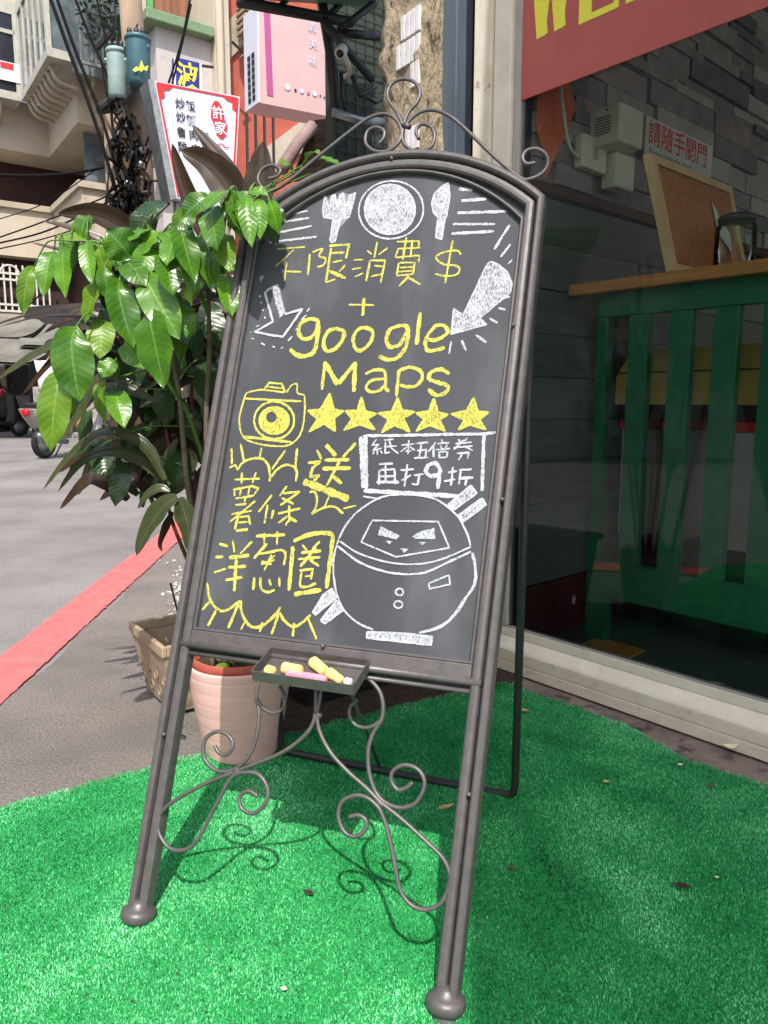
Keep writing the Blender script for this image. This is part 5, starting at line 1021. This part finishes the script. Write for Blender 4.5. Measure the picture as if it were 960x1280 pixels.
# ------------------------------------------------------------------ grey house with green trim, then the red tiled house
BG = 14.0; ag = ab(onb(195, 60, BG))[0]; zg = ab(onb(195, 24, BG))[2]
gh = thing('grey_corner_house', 'grey rendered corner house with a green coping and green upper wall', 'building', W(ag+1.5, BG+2, 0))
ag2 = ab(onb(264, 60, BG))[0]
gd = ab(ona(174, 40, ag))[1]
abox('wall', ag, ag2, BG, gd, 0, zg-.12, M_grey, gh); abox('coping', ag-.22, ag2-.02, BG-.22, gd, zg-.12, zg+.06, M_gtrim, gh, .02)
abox('green_wall', ag+.3, ag2-1.25, BG+.9, BG+1.1, zg+.06, zg+4, M_gpaint, gh); abox('pillar_strip', ag2-1.249, ag2-.9, BG+.85, BG+1.1, zg+.06, zg+4, M_beige, gh); abox('window', ag2-.899, ag2-.02, BG+1.0, BG+1.1, zg+.06, zg+4, mat('curtain', hexc(150, 100, 74), hexc(110, 70, 56), 9, .8, stretch=(1, 1, .1)), gh)
ap2 = ab(onb(287, 60, BG-.15))[0]
abox('pilaster', ag2-.02+.021, ap2, BG-.15, BG+5, 0, zg+5, M_beige, gh); 
V, F = tube([W(ap2-.22, BG-.22, 0), W(ap2-.22, BG-.22, zg+4)], .07, 8); mk('downpipe', V, F, M_beige2, gh, True)
ledge = ab(onb(205, 188, BG))[2]
abox('ledge', ag-.3, ag+1.2, BG-.45, BG-.001, ledge-.35, ledge, M_beige2, gh, .02)
rh = thing('red_tiled_house', 'red tiled house with a slanting cream band behind the pink sign', 'building', W(ap2+2.5, BG+2.4, 0))
abox('wall', ap2+.001, ap2+9, BG+.25, BG+5, 0, zg+6, M_brick, rh)
def band(p, q_, hw_):
    a = onb(*p, BG+.18); b = onb(*q_, BG+.18); MBb = MB(); V = [a-ZX*hw_, b-ZX*hw_, b+ZX*hw_, a+ZX*hw_]; mk('cream_band', V+[v+BX*.06 for v in V], [(0, 1, 2, 3), (0, 4, 5, 1), (1, 5, 6, 2), (2, 6, 7, 3), (3, 7, 4, 0)], M_beige2, rh)
band((286, 50), (322, 14), .34); band((310, 222), (404, 150), .30)
for k in range(4): 
    u = 308+k*11; a = onb(u, 128, BG-.6); b = onb(u+2, 240, BG-.6); V, F = tube([a, b], .03, 6); mk('bracket_rod', V, F, M_ironb, rh)
ac_ = thing('air_conditioner', 'weathered air conditioner cage on the red tiled wall beside the pink sign', 'air conditioner', onb(302, 45, BG-.3))
q0 = ab(onb(294, 48, BG)); 
for k in range(6): abox('louvre', q0[0], q0[0]+.5, BG-.45, BG-.05, q0[2]+k*.11, q0[2]+k*.11+.06, M_tan, ac_)
V, F = tube([onb(290, 52, BG-.3), onb(306, 68, BG-.3), onb(297, 74, BG-.3), onb(306, 68, BG-.3)], .025, 6); mk('bracket', V, F, M_ironb, ac_)
# dim shop fronts that close the view at street level behind the plant
sf = thing('dark_shop_front', 'dark open shop front at street level behind the broadleaf plant', 'shop front', PT(150, 545, 18))
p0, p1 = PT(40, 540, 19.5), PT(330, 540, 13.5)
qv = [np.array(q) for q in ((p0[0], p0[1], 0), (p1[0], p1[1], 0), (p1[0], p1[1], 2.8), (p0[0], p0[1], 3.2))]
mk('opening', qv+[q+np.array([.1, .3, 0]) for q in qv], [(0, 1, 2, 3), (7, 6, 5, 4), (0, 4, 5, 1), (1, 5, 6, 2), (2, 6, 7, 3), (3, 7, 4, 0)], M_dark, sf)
for k, (u, v, w_, h_, m_) in enumerate(((150, 470, .7, .35, M_signr), (185, 480, .9, .3, M_rust), (225, 475, .7, .4, M_pine), (120, 500, .8, .9, M_rust), (170, 515, .7, .7, M_dgreen), (205, 520, .8, .6, M_rust), (250, 500, .6, .8, M_dgreen))):
    q_ = PT(u, v, 13.2+.02*(260-u)); MBq = MB().box(q_-np.array([w_/2, 0, h_/2]), (w_, 0, 0), (0, .25, 0), (0, 0, h_)); bevel(MBq.build('stall_panel', m_, sf), .02)
# ------------------------------------------------------------------ signs
def onsign(u, v, b, lift=0): p = onb(u, v, b); return p-BX*lift
ws = thing('restaurant_sign', 'white projecting menu sign with red border and black characters', 'sign', onb(250, 250, 9.0))
BS = 9.0; cor_ = [(193, 101), (300, 121), (292, 262), (221, 248)]
fc = [onb(u, v, BS) for (u, v) in cor_]
bkv = [p+BX*.30 for p in fc]
mk('light_box', fc+bkv, [(0, 3, 2, 1), (4, 5, 6, 7), (0, 1, 5, 4), (1, 2, 6, 5), (2, 3, 7, 6), (3, 0, 4, 7)], M_signw, ws)
side = [onb(185, 99, BS+.02), onb(193, 101, BS-.01), onb(221, 248, BS-.01), onb(213, 250, BS+.02)]
mk('side_trim', side+[p+BX*.3 for p in side], [(0, 3, 2, 1), (4, 5, 6, 7), (0, 1, 5, 4), (1, 2, 6, 5), (2, 3, 7, 6), (3, 0, 4, 7)], M_metal, ws)
def strip_on(parent, name, pts, wd, m, b, lift): 
    P = [onsign(u, v, b, lift) for (u, v) in pts]; mb = MB()
    for i in range(len(P)-1):
        d = P[i+1]-P[i]; d /= np.linalg.norm(d); n = np.cross(d, BX)*wd/2; mb.add([P[i]-n, P[i+1]-n, P[i+1]+n, P[i]+n], [(0, 1, 2, 3)])
    return mb.build(name, m, parent)
strip_on(ws, 'border', [(196, 104), (297, 123.5)], .025, M_signr, BS, .006); strip_on(ws, 'border', [(297, 123), (290, 258)], .025, M_signr, BS, .007); strip_on(ws, 'border', [(196, 104), (223, 246)], .025, M_signr, BS, .008)
for pts in ([(197, 105), (216, 109), (211, 113), (205, 113), (206, 122), (201, 124)], [(296, 124), (279, 121), (284, 126), (290, 128), (290, 136), (295, 140)]): mk('corner_ornament', [onsign(u, v, BS, .009) for (u, v) in pts], [tuple(range(len(pts)))], M_signr, ws)
exs = onb(280, 116, BS)-onb(220, 105, BS); exs /= np.linalg.norm(exs); eys = np.cross(exs, -BX)*-1
eys = ZX-exs*(ZX@exs); eys /= np.linalg.norm(eys)
def stext(parent, body, u, v, px, m, b, lift, off=.02, ex=None, ey=None):
    return text_mesh('lettering', body, px*b*1.0/FOC*1.25, m, parent, onsign(u, v, b, lift), exs if ex is None else ex, eys if ey is None else ey, off)
for (tx, u, v) in (('炒', 219, 134), ('飯', 232, 137), ('炒', 220, 151), ('麵', 233, 155), ('魯', 221, 170), ('肉', 236, 173), ('飯', 250, 176), ('雞', 222, 188), ('肉', 239, 191), ('飯', 252, 193)): stext(ws, tx, u, v, 10.0, M_ink, BS, .010, .016)
ov = [(266+8.5*math.cos(t)+(3 if math.sin(t) > 0 else 0)+6, 150+24*math.sin(t)) for t in np.linspace(0, 2*math.pi, 24)[:-1]]
mk('red_seal', [onsign(u+.1*(v-150), v, BS, .010) for (u, v) in ov], [tuple(range(23))], M_signr, ws)
stext(ws, '許', 265, 147, 13, M_signw, BS, .016, .018); stext(ws, '家', 268, 166, 13, M_signw, BS, .016, .018)
strip_on(ws, 'flourish', [(270, 184), (274, 180), (279, 181), (281, 185), (286, 184)], .012, M_signr, BS, .011)
V, F = tube([onb(221, 248, BS+.15), onb(224, 300, BS+.15)], .05, 8); mk('sign_post', V, F, M_metal, ws)
bs2 = thing('blue_sign', 'small blue sign with a yellow character above the white menu sign', 'sign', onb(235, 110, 10.5))
cr4 = [onb(u, v, 10.5) for (u, v) in ((218, 71), (251, 79), (251, 125), (218, 118))]
mk('plate', cr4+[p+BX*.1 for p in cr4], [(0, 3, 2, 1), (4, 5, 6, 7), (0, 1, 5, 4), (1, 2, 6, 5), (2, 3, 7, 6), (3, 0, 4, 7)], M_blue, bs2)
strip_on(bs2, 'edge', [(218.5, 71), (218.5, 118)], .03, M_signw, 10.5, .004); strip_on(bs2, 'edge', [(250.5, 79), (250.5, 125)], .03, M_signw, 10.5, .005)
stext(bs2, '波', 221, 103, 23, M_yel, 10.5, .008, .022)
V, F = tube([onb(251, 82, 10.6), onb(266, 84, 10.9)], .02, 6); mk('bracket', V, F, M_ironb, bs2)
ps = thing('pink_sign', 'pale pink light box sign with a magenta stripe hanging over the street', 'sign', onb(366, 140, 6.0))
BP = 6.0; fr4 = [onb(u, v, BP) for (u, v) in ((321, 4), (404, 20), (414, 146), (323, 128))]
sd4 = [p+BX*.26 for p in fr4]
mk('light_box', fr4+sd4, [(0, 3, 2, 1), (4, 5, 6, 7), (1, 2, 6, 5), (2, 3, 7, 6), (0, 1, 5, 4)], M_pink, ps)
mk('side_face', [fr4[0], fr4[3], sd4[3], sd4[0]], [(0, 1, 2, 3)], M_signw, ps)
strip_on(ps, 'magenta_stripe', [(333, 6), (337.5, 120)], .058, M_mag, BP, .004); strip_on(ps, 'frame_edge', [(322, 5), (323.5, 128)], .02, M_signw, BP, .005); strip_on(ps, 'frame_edge', [(403, 21), (413, 145)], .02, M_signw, BP, .005)
exp_ = onb(400, 30, BP)-onb(330, 16, BP); exp_ /= np.linalg.norm(exp_)
for (tx, u, v) in (('清', 384, 37), ('美', 385, 58), ('味', 385, 80)): stext(ps, tx, u, v, 11, M_signw, BP, .008, .004, AX, ZX)
for (u, v, r_, m_) in ((359, 109, .028, M_signw), (377, 114, .02, M_signw), (393, 117, .024, M_signw), (369, 113, .012, M_ink), (385, 117, .012, M_mag), (400, 120, .008, M_ink), (405, 122, .008, M_ink)):
    c_ = onsign(u, v, BP, .006); mk('roundel', [c_+AX*r_*math.cos(t)+ZX*r_*math.sin(t) for t in np.linspace(0, 6.283, 15)[:-1]], [tuple(range(14))], m_, ps)
for r_ in range(7):
    for c_ in range(2):
        zz = fr4[3][2]+.04+r_*.055; p = fr4[3]+BX*(.05+c_*.08); 
        mk('side_character', [np.array([p[0], p[1], zz])-AX*.004, np.array([p[0], p[1], zz])-AX*.004+BX*.055, np.array([p[0], p[1], zz+.04])-AX*.004+BX*.055, np.array([p[0], p[1], zz+.04])-AX*.004], [(0, 1, 2, 3)], M_ink, ps)
V, F = tube([onb(404, 20, BP+.13), onb(440, 10, BP-.8)], .025, 8); mk('arm', V, F, M_ironb, ps)
# ------------------------------------------------------------------ dim neighbouring lean-to with steel frame and camera
nb_ = thing('steel_lean_to', 'dark green sheet lean-to with rusty steel trusses behind the pillar', 'lean-to', W(2.9, 4.2, 0))
an0 = ab(onb(417, 100, 4.2))[0]
abox('sheet_wall', an0, an0+2.2, 4.2, 4.3, 0, 4.6, M_dgreen, nb_)
for k in range(26): a = an0+.02+k*.07; abox('mesh_wire', a, a+.006, 4.185, 4.192, .5, 4.5, M_ironb, nb_)
for k in range(34): abox('mesh_wire', an0, an0+2, 4.178, 4.184, .9+k*.1, .906+k*.1, M_ironb, nb_)
def truss(pts, b, r): V, F = tube([onb(u, v, b) for (u, v) in pts], r, 8); mk('steel_bar', V, F, M_ironb, nb_, True)
truss([(400, -10), (412, 60), (421, 150)], 4.0, .03); truss([(402, 22), (432, 62), (466, 100)], 3.9, .024); truss([(424, 38), (470, 2)], 3.9, .02); truss([(428, 41), (474, 46)], 3.95, .025); truss([(298, 2), (405, 22), (440, 28)], 4.0, .03); truss([(430, 0), (405, 25)], 4.0, .02); truss([(345, 12), (365, -6)], 4.0, .015)
mk('roof_sheet', [onb(u, v, b) for (u, v, b) in ((300, -2, 4.0), (470, 10, 4.0), (470, -60, 3.2), (300, -80, 3.2))], [(0, 1, 2, 3)], mat('green_translucent_roof', hexc(120, 170, 140), hexc(100, 150, 120), 4, .4), nb_)
V, F = tube([onb(416, 140, 3.95), onb(450, 151, 3.9), onb(482, 153, 3.9)], .024, 10); mk('conduit', V, F, M_metal, nb_, True)
for pts in (((426, 92), (428, 120), (432, 140)), ((440, 95), (450, 120), (470, 108)), ((452, 118), (470, 128), (480, 120))): truss(pts, 4.0, .014)
cc = thing('security_camera', 'pale bullet security camera under the steel trusses', 'camera', onb(424, 75, 3.8))
c0_ = onb(428, 62, 3.85); c1_ = onb(422, 72, 3.62)
V, F = lathe([(.028, 0), (.032, .01), (.032, .15), (.028, .17)], c0_, 18, c1_-c0_); mk('camera_body', V, F, M_offwhite, cc, True)
V, F = lathe([(.02, .165), (.02, .178), (0, .178)], c0_, 16, c1_-c0_); mk('camera_lens', V, F, M_black, cc, True)
V, F = tube([c0_, onb(436, 82, 3.9), onb(437, 92, 3.98), onb(430, 96, 4.1)], .014, 8); mk('camera_bracket', V, F, M_offwhite, cc, True)
er = thing('ribbed_roof', 'old brown ribbed roof edge below the pink sign', 'roof', onb(400, 180, 5.2))
for k in range(7):
    t0, t1 = k/7, (k+.86)/7
    A0, A1 = np.array([393, 150.]), np.array([421, 147.]); B0, B1 = np.array([366, 222.]), np.array([432, 214.])
    pq_ = [A0+(B0-A0)*t0, A1+(B1-A1)*t0, A1+(B1-A1)*t1, A0+(B0-A0)*t1]
    Vv = [onb(q_[0], q_[1], 5.2-.25*(t0 if i < 2 else t1)+(0 if i < 2 else .05)) for i, q_ in enumerate(pq_)]
    mk('roof_rib', Vv+[v+ZX*-.03+BX*.05 for v in Vv], [(0, 1, 2, 3), (4, 7, 6, 5), (0, 4, 5, 1), (1, 5, 6, 2), (2, 6, 7, 3), (3, 7, 4, 0)], M_rust, er)
V, F = tube([onb(390, 158, 5.1), onb(372, 180, 5.0), onb(352, 212, 4.9)], .045, 8); mk('rolled_tarp', V, F, mat('faded_tarp', hexc(150, 126, 122), hexc(120, 96, 92), 5, .8), er, True)
# ------------------------------------------------------------------ utility pole
YP = 10.0
up_ = thing('utility_pole', 'weathered utility pole with tangled black wiring', 'pole', G(182, 560))
V, F = tube([PT(186, 560, YP), PT(180, 290, YP), PT(172, 120, YP), PT(160, -40, YP)], [.17, .155, .145, .135], 16); mk('pole', V, F, M_pole, up_, True)
V, F = tube([PT(150, 560, YP+.3), PT(146, 290, YP+.3), PT(140, 140, YP+.3)], [.13, .12, .11], 12); mk('stub_pole', V, F, M_pole, up_, True)
for (u0, v0, u1, v1, Y, r) in ((126, 135, 172, 98, YP-.25, .05), (150, 130, 176, 96, YP-.28, .06), (118, 62, 138, 40, YP-.1, .05), (122, 137, 146, 132, YP-.1, .07), (148, 160, 176, 158, YP-.2, .03), (165, 300, 190, 300, YP-.2, .03), (188, 180, 206, 176, YP-.1, .02), (190, 226, 206, 226, YP-.1, .015), (140, 245, 190, 240, YP-.22, .03)):
    V, F = tube([PT(u0, v0, Y), PT(u1, v1, Y)], r, 8); mk('crossarm', V, F, M_ironb, up_)
for (u, v) in ((160, 193), (173, 208), (158, 232), (176, 190)):
    V, F = lathe([(0, 0), (.035, .01), (.045, .04), (.03, .08), (0, .09)], PT(u, v, YP-.35), 10, (.6, -.5, .3)); mk('insulator', V, F, M_white if u < 165 else M_metal, up_, True)
def trafo(u, vt, vb, rpx, Y, m, lb):
    t = thing('transformer', lb, 'transformer', PT(u, vb, Y)); r = rpx*Y/FOC; zt = PT(u, vt, Y); zb = PT(u+2, vb, Y); ax = zt-zb; h = np.linalg.norm(ax)
    V, F = lathe([(r*.8, 0), (r*.86, .03), (r*.9, .04), (r, h*.85), (r*1.0, h*.9), (r*1.07, h*.905), (r*1.07, h*.96), (r*.98, h*.99), (0, h)], zb, 24, ax); mk('tank', V, F, m, t, True)
    for k in range(3):
        V, F = lathe([(0, 0), (.035, 0), (.025, .03), (.035, .05), (.025, .09), (0, .10)], zb+ax*.97+np.array([(k-1)*r*.55, -r*.3, 0]), 10); mk('bushing', V, F, M_ironb, t, True)
    V, F = tube([zb+ax*.75+np.array([-r*1.05, -r*.3, 0]), zb+ax*.75+np.array([r*1.05, -r*.3, 0])], .03, 6); mk('band', V, F, m, t)
    return t
tq = trafo(172, 46, 108, 14, YP-.45, M_trafo, 'teal transformer drum with yellow markings on the utility pole')
cy_ = PT(177, 84, YP-.45-.16)
mk('yellow_marking', [cy_+np.array([x_, 0, z_]) for (x_, z_) in ((-.11, -.03), (-.06, .01), (-.03, -.01), (.0, .08), (.03, .0), (.08, .02), (.06, -.04), (.02, -.02), (.0, -.05), (-.03, -.03), (-.08, -.05))], [tuple(range(11))], M_yel, tq)
trafo(146, 62, 124, 12, YP-.3, M_trafo2, 'pale grey-green transformer drum beside the teal one')
tg = MB(); rr = random.Random(3)
for k in range(60):
    u = rr.gauss(162, 12); v = rr.uniform(150, 275); pts = [PT(u+rr.gauss(0, 7), v+rr.gauss(0, 14)+i*rr.uniform(4, 12), YP-.3+rr.gauss(0, .12)) for i in range(4)]; tg.tube(spline(pts, 4), rr.uniform(.008, .02), 5)
tg.build('wire_tangle', M_cable, up_)['kind'] = 'stuff'
cables = [([(62, -5), (85, 60), (118, 150), (145, 238)], .028, 'thick black cable running down to the pole from the glazed bay'), ([(70, -5), (95, 65), (128, 150), (152, 240)], .026, 'second thick black cable beside the first, down to the pole'), ([(93, -5), (112, 45), (135, 95), (150, 135)], .022, 'black cable from the caged balcony to the crossarm'), ([(120, -5), (132, 45), (150, 105)], .016, 'thin black cable dropping in front of the caged balcony'),
          ([(238, -2), (226, 55), (205, 120), (175, 200), (160, 240)], .016, 'black cable sagging from above the green coping to the pole'), ([(239, 5), (224, 70), (208, 130), (182, 210)], .014, 'black cable passing in front of the menu sign corner'), ([(-10, 219), (60, 219), (105, 214), (130, 209)], .022, 'grey cable across the dark balcony recess'), ([(-10, 277), (60, 252), (130, 205)], .008, 'thin wire across the balcony wall coping'), ([(-10, 300), (60, 275), (140, 243)], .012, 'wire sagging across the balcony wall, uppermost of three'), ([(-10, 306), (60, 288), (140, 250)], .014, 'wire sagging across the balcony wall, middle of three'), ([(-10, 313), (60, 297), (150, 268)], .010, 'wire sagging across the balcony wall, lowest of three'), ([(36, 382), (70, 350), (110, 320)], .012, 'dark cable slanting past the white railing'), ([(126, 75), (132, 110), (140, 150), (150, 190)], .012, 'thin cable beside the pale transformer'), ([(172, 30), (160, 60), (150, 100), (160, 150)], .010, 'thin wire looping between the transformers')]
for (pts, r, lb) in cables:
    V, F = tube(spline([PT(u, v, YP-.35) for (u, v) in pts], 8), r*.8, 6); mk('cable', V, F, M_cable, smooth=True, label=lb, cat='cable')
# ------------------------------------------------------------------ house across the lane (left of the frame, mirrored in the shop glass)
op = thing('lane_house', 'long pale house with green canopies facing the shop across the lane', 'building', (-8.6, 0, 0))
MB().box((-12, -14, 0), (3.2, 0, 0), (0, 26, 0), (0, 0, 9)).build('wall', M_grey, op)
for k in range(7):
    for j in range(2):
        MB().box((-8.8, -12.5+k*3.4, 1.0+j*3.6), (.05, 0, 0), (0, 2.0, 0), (0, 0, 1.9)).build('window', M_wglass, op)
for k in range(4): MB().box((-8.8, -11+k*6, 2.95), (1.2, 0, 0), (0, 4.6, 0), (0, 0, .12)).build('canopy', M_gpaint, op)
# ------------------------------------------------------------------ scooters, van and rider
def Lp(base, fwd, x, y, z):       # local scooter frame: x forward, y left, z up
    f = np.array([math.cos(fwd), math.sin(fwd), 0]); l = np.array([-f[1], f[0], 0]); return np.array(base)+f*x+l*y+ZX*z
def scooter(base, fwd, label, body, group=None):
    base = np.array([base[0], base[1], -.012]); s = thing('scooter', label, 'scooter', base, group); L = lambda x, y, z: Lp(base, fwd, x, y, z); lat = L(0, 1, 0)-L(0, 0, 0)
    for x in (-.60, .62):
        w_ = None; V, F = tube([L(x+.19*math.cos(t), 0, .235+.19*math.sin(t)) for t in np.linspace(0, 2*math.pi, 25)[:-1]], .045, 8, closed=True); w_ = mk('wheel', V, F, M_tyre, s, True)
        V, F = lathe([(.0, -.03), (.05, -.03), (.15, -.02), (.15, .02), (.05, .03), (0, .03)], L(x, 0, .235), 20, lat); mk('rim', V, F, M_metal, w_, True)
    def prism(name, pts, hw_, m, par=s, bev=.02):
        V = [L(x, -hw_, z) for (x, z) in pts]+[L(x, hw_, z) for (x, z) in pts]; k = len(pts)
        return bevel(mk(name, V, [tuple(range(k)), tuple(range(k, 2*k))[::-1]]+[(i, k+i, k+(i+1) % k, (i+1) % k) for i in range(k)], m, par), bev)
    prism('body', [(-.85, .62), (-.92, .74), (-.20, .70), (-.12, .38), (-.50, .34), (-.72, .48)], .14, body)
    prism('floorboard', [(-.14, .28), (.38, .28), (.42, .36), (-.12, .36)], .13, body)
    prism('front_shield', [(.36, .30), (.50, .34), (.56, .55), (.50, .98), (.42, 1.0), (.44, .58)], .16, body)
    prism('seat', [(-.84, .742), (-.86, .80), (-.50, .84), (-.18, .79), (-.16, .72), (-.5, .725)], .13, M_black)
    prism('front_fender', [(.36, .40), (.50, .47), (.72, .47), (.86, .36), (.80, .42), (.62, .52), (.44, .50)], .07, body)
    V, F = tube([L(.62, .07, .235), L(.56, .07, .55), L(.47, 0, .98)], .022, 8); mk('fork', V, F, M_metal, s, True)
    V, F = tube([L(.36, -.33, 1.02), L(.43, -.18, 1.05), L(.46, 0, 1.0), L(.43, .18, 1.05), L(.36, .33, 1.02)], .016, 8); mk('handlebar', V, F, M_black, s, True)
    V, F = lathe([(0, 0), (.07, 0), (.075, .04), (.05, .08), (0, .09)], L(.50, 0, .92), 16, L(1, 0, 0)-L(0, 0, 0)); mk('headlight', V, F, M_signw, s, True)
    V, F = lathe([(0, 0), (.055, 0), (.06, .03), (.03, .05), (0, .052)], L(-.90, 0, .68), 16, L(-1, 0, 0)-L(0, 0, 0)); mk('tail_light', V, F, M_tail, s, True)
    V, F = tube([L(-.30, -.16, .24), L(-.62, -.17, .28), L(-.9, -.17, .36)], .045, 10); mk('exhaust', V, F, M_metal, s, True)
    for sg in (1, -1):
        V, F = tube([L(.40, sg*.22, 1.05), L(.36, sg*.30, 1.2)], .007, 6); mr = mk('mirror_stem', V, F, M_black, s, True)
        V, F = lathe([(0, 0), (.05, .004), (.055, .015), (0, .022)], L(.36, sg*.30, 1.21), 12, L(-1, 0, 0)-L(0, 0, 0)); mk('mirror', V, F, M_black, mr, True)
    V, F = tube([L(-.1, .05, .3), L(-.14, .22, .0)], .012, 6); mk('kickstand', V, F, M_metal, s, True)
    return s, L
gA = G(6, 547); scooter((gA[0]-.35, gA[1]+.2, 0), R_(55), 'black scooter parked under the grey awnings', M_black)
gB = G(62, 574)
gB = G(56, 572); fB = R_(72)
sR, LR = scooter((gB[0]+.60*math.cos(fB), gB[1]+.60*math.sin(fB), 0), fB, 'grey scooter carrying the rider in the white shirt', M_lgrey)
# rider: one continuous body
def body(name, parent, joints, edges, m, root=0):
    me = bpy.data.meshes.new(name); me.from_pydata([tuple(p-ORG[parent]) for p, r in joints], edges, []); o = bpy.data.objects.new(name, me); col.objects.link(o); o.parent = parent; ORG[o] = ORG[parent]
    sk = o.modifiers.new('skin', 'SKIN'); sk.use_smooth_shade = True
    for i, (p, r) in enumerate(joints): me.skin_vertices[0].data[i].radius = (r, r); me.skin_vertices[0].data[i].use_root = (i == root)
    sb = o.modifiers.new('sub', 'SUBSURF'); sb.levels = 1; sb.render_levels = 2; me.materials.append(m); return o
rd = thing('person', 'person in a white shirt, grey shorts and dark helmet riding a scooter', 'person', LR(-.4, 0, 0))
hip = LR(-.42, 0, .90); J = [(hip, .15), (LR(-.40, 0, 1.10), .14), (LR(-.34, 0, 1.32), .16), (LR(-.30, 0, 1.46), .06), (LR(-.27, 0, 1.56), .085), (LR(-.26, 0, 1.66), .085)]
E_ = [(0, 1), (1, 2), (2, 3), (3, 4), (4, 5)]
for sg in (1, -1):
    k = len(J); J += [(LR(-.33, sg*.19, 1.38), .06), (LR(-.15, sg*.27, 1.15), .047), (LR(.16, sg*.30, 1.08), .038), (LR(.34, sg*.30, 1.05), .03)]; E_ += [(2, k), (k, k+1), (k+1, k+2), (k+2, k+3)]
    k = len(J); J += [(LR(-.38, sg*.10, .88), .10), (LR(.05, sg*.14, .86), .075), (LR(.02, sg*.14, .60), .058), (LR(.0, sg*.14, .40), .042), (LR(.14, sg*.14, .39), .04)]; E_ += [(0, k), (k, k+1), (k+1, k+2), (k+2, k+3), (k+3, k+4)]
body('body', rd, J, E_, M_skin)
JS = [(hip+ZX*.03, .165), (LR(-.40, 0, 1.10), .16), (LR(-.34, 0, 1.32), .18), (LR(-.31, 0, 1.41), .10)]; ES = [(0, 1), (1, 2), (2, 3)]
for sg in (1, -1): k = len(JS); JS += [(LR(-.33, sg*.20, 1.37), .085), (LR(-.22, sg*.25, 1.23), .075)]; ES += [(2, k), (k, k+1)]
body('shirt', rd, JS, ES, M_shirt)
JP = [(hip-ZX*.01, .175)]; EP = []
for sg in (1, -1): k = len(JP); JP += [(LR(-.36, sg*.11, .885), .125), (LR(-.02, sg*.145, .865), .105)]; EP += [(0, k), (k, k+1)]
body('shorts', rd, JP, EP, M_shorts)
V, F = lathe([(.135, -.06), (.142, 0), (.130, .07), (.095, .12), (.04, .145), (0, .15)], LR(-.27, 0, 1.62), 22); mk('helmet', V, F, M_black, rd, True)
# van at the picture's edge
gv = G(-28, 540); vb_ = np.array([gv[0], gv[1], 0]); fa = R_(118)
van = thing('parked_van', 'dark brown van with round red tail lamps at the street side', 'van', vb_)
LV_ = lambda x, y, z: Lp(vb_, fa, x, y, z)
prf = [(-.1, .35), (-.14, .9), (-.02, 1.75), (.15, 1.95), (3.2, 1.95), (3.7, 1.25), (4.3, 1.1), (4.35, .35)]
V = [LV_(x, -.8, z) for (x, z) in prf]+[LV_(x, .8, z) for (x, z) in prf]; k = len(prf)
bevel(mk('body', V, [tuple(range(k)), tuple(range(k, 2*k))[::-1]]+[(i, k+i, k+(i+1) % k, (i+1) % k) for i in range(k)], M_carpaint, van), .06, 3)
V = [LV_(-.135, y, z) for (y, z) in ((-.65, 1.15), (.65, 1.15))]+[LV_(-.035, y, 1.72) for y in (.6, -.6)]; V = [v-(LV_(1, 0, 0)-LV_(0, 0, 0))*.02 for v in V]; mk('rear_window', V, [(0, 1, 2, 3)], M_wdark, van)
for sg in (-1, 1):
    V, F = lathe([(0, 0), (.075, 0), (.085, .02), (.06, .045), (0, .05)], LV_(-.14, sg*.66, 1.05), 18, LV_(-1, 0, 0)-LV_(0, 0, 0)); tl_ = mk('tail_lamp', V, F, M_tail, van, True)
    V, F = tube([LV_(-.15, sg*.66+.09*math.cos(t), 1.05+.09*math.sin(t)) for t in np.linspace(0, 6.283, 19)[:-1]], .014, 6, closed=True); mk('lamp_ring', V, F, M_metal, tl_, True)
    for x in (.7, 3.4):
        V, F = lathe([(0, -.09), (.2, -.09), (.31, -.08), (.32, 0), (.31, .08), (.2, .09), (0, .09)], LV_(x, sg*.74, .32), 22, LV_(0, 1, 0)-LV_(0, 0, 0)); mk('wheel', V, F, M_tyre, van, True)
bevel(MB().box(LV_(-.24, -.78, .38), (LV_(.14, 0, 0)-LV_(0, 0, 0)), (LV_(0, 1.56, 0)-LV_(0, 0, 0)), ZX*.18).build('bumper', M_black, van), .03)
MB().box(LV_(-.17, -.22, .62), (LV_(.03, 0, 0)-LV_(0, 0, 0)), (LV_(0, .44, 0)-LV_(0, 0, 0)), ZX*.14).build('number_plate', M_signw, van)
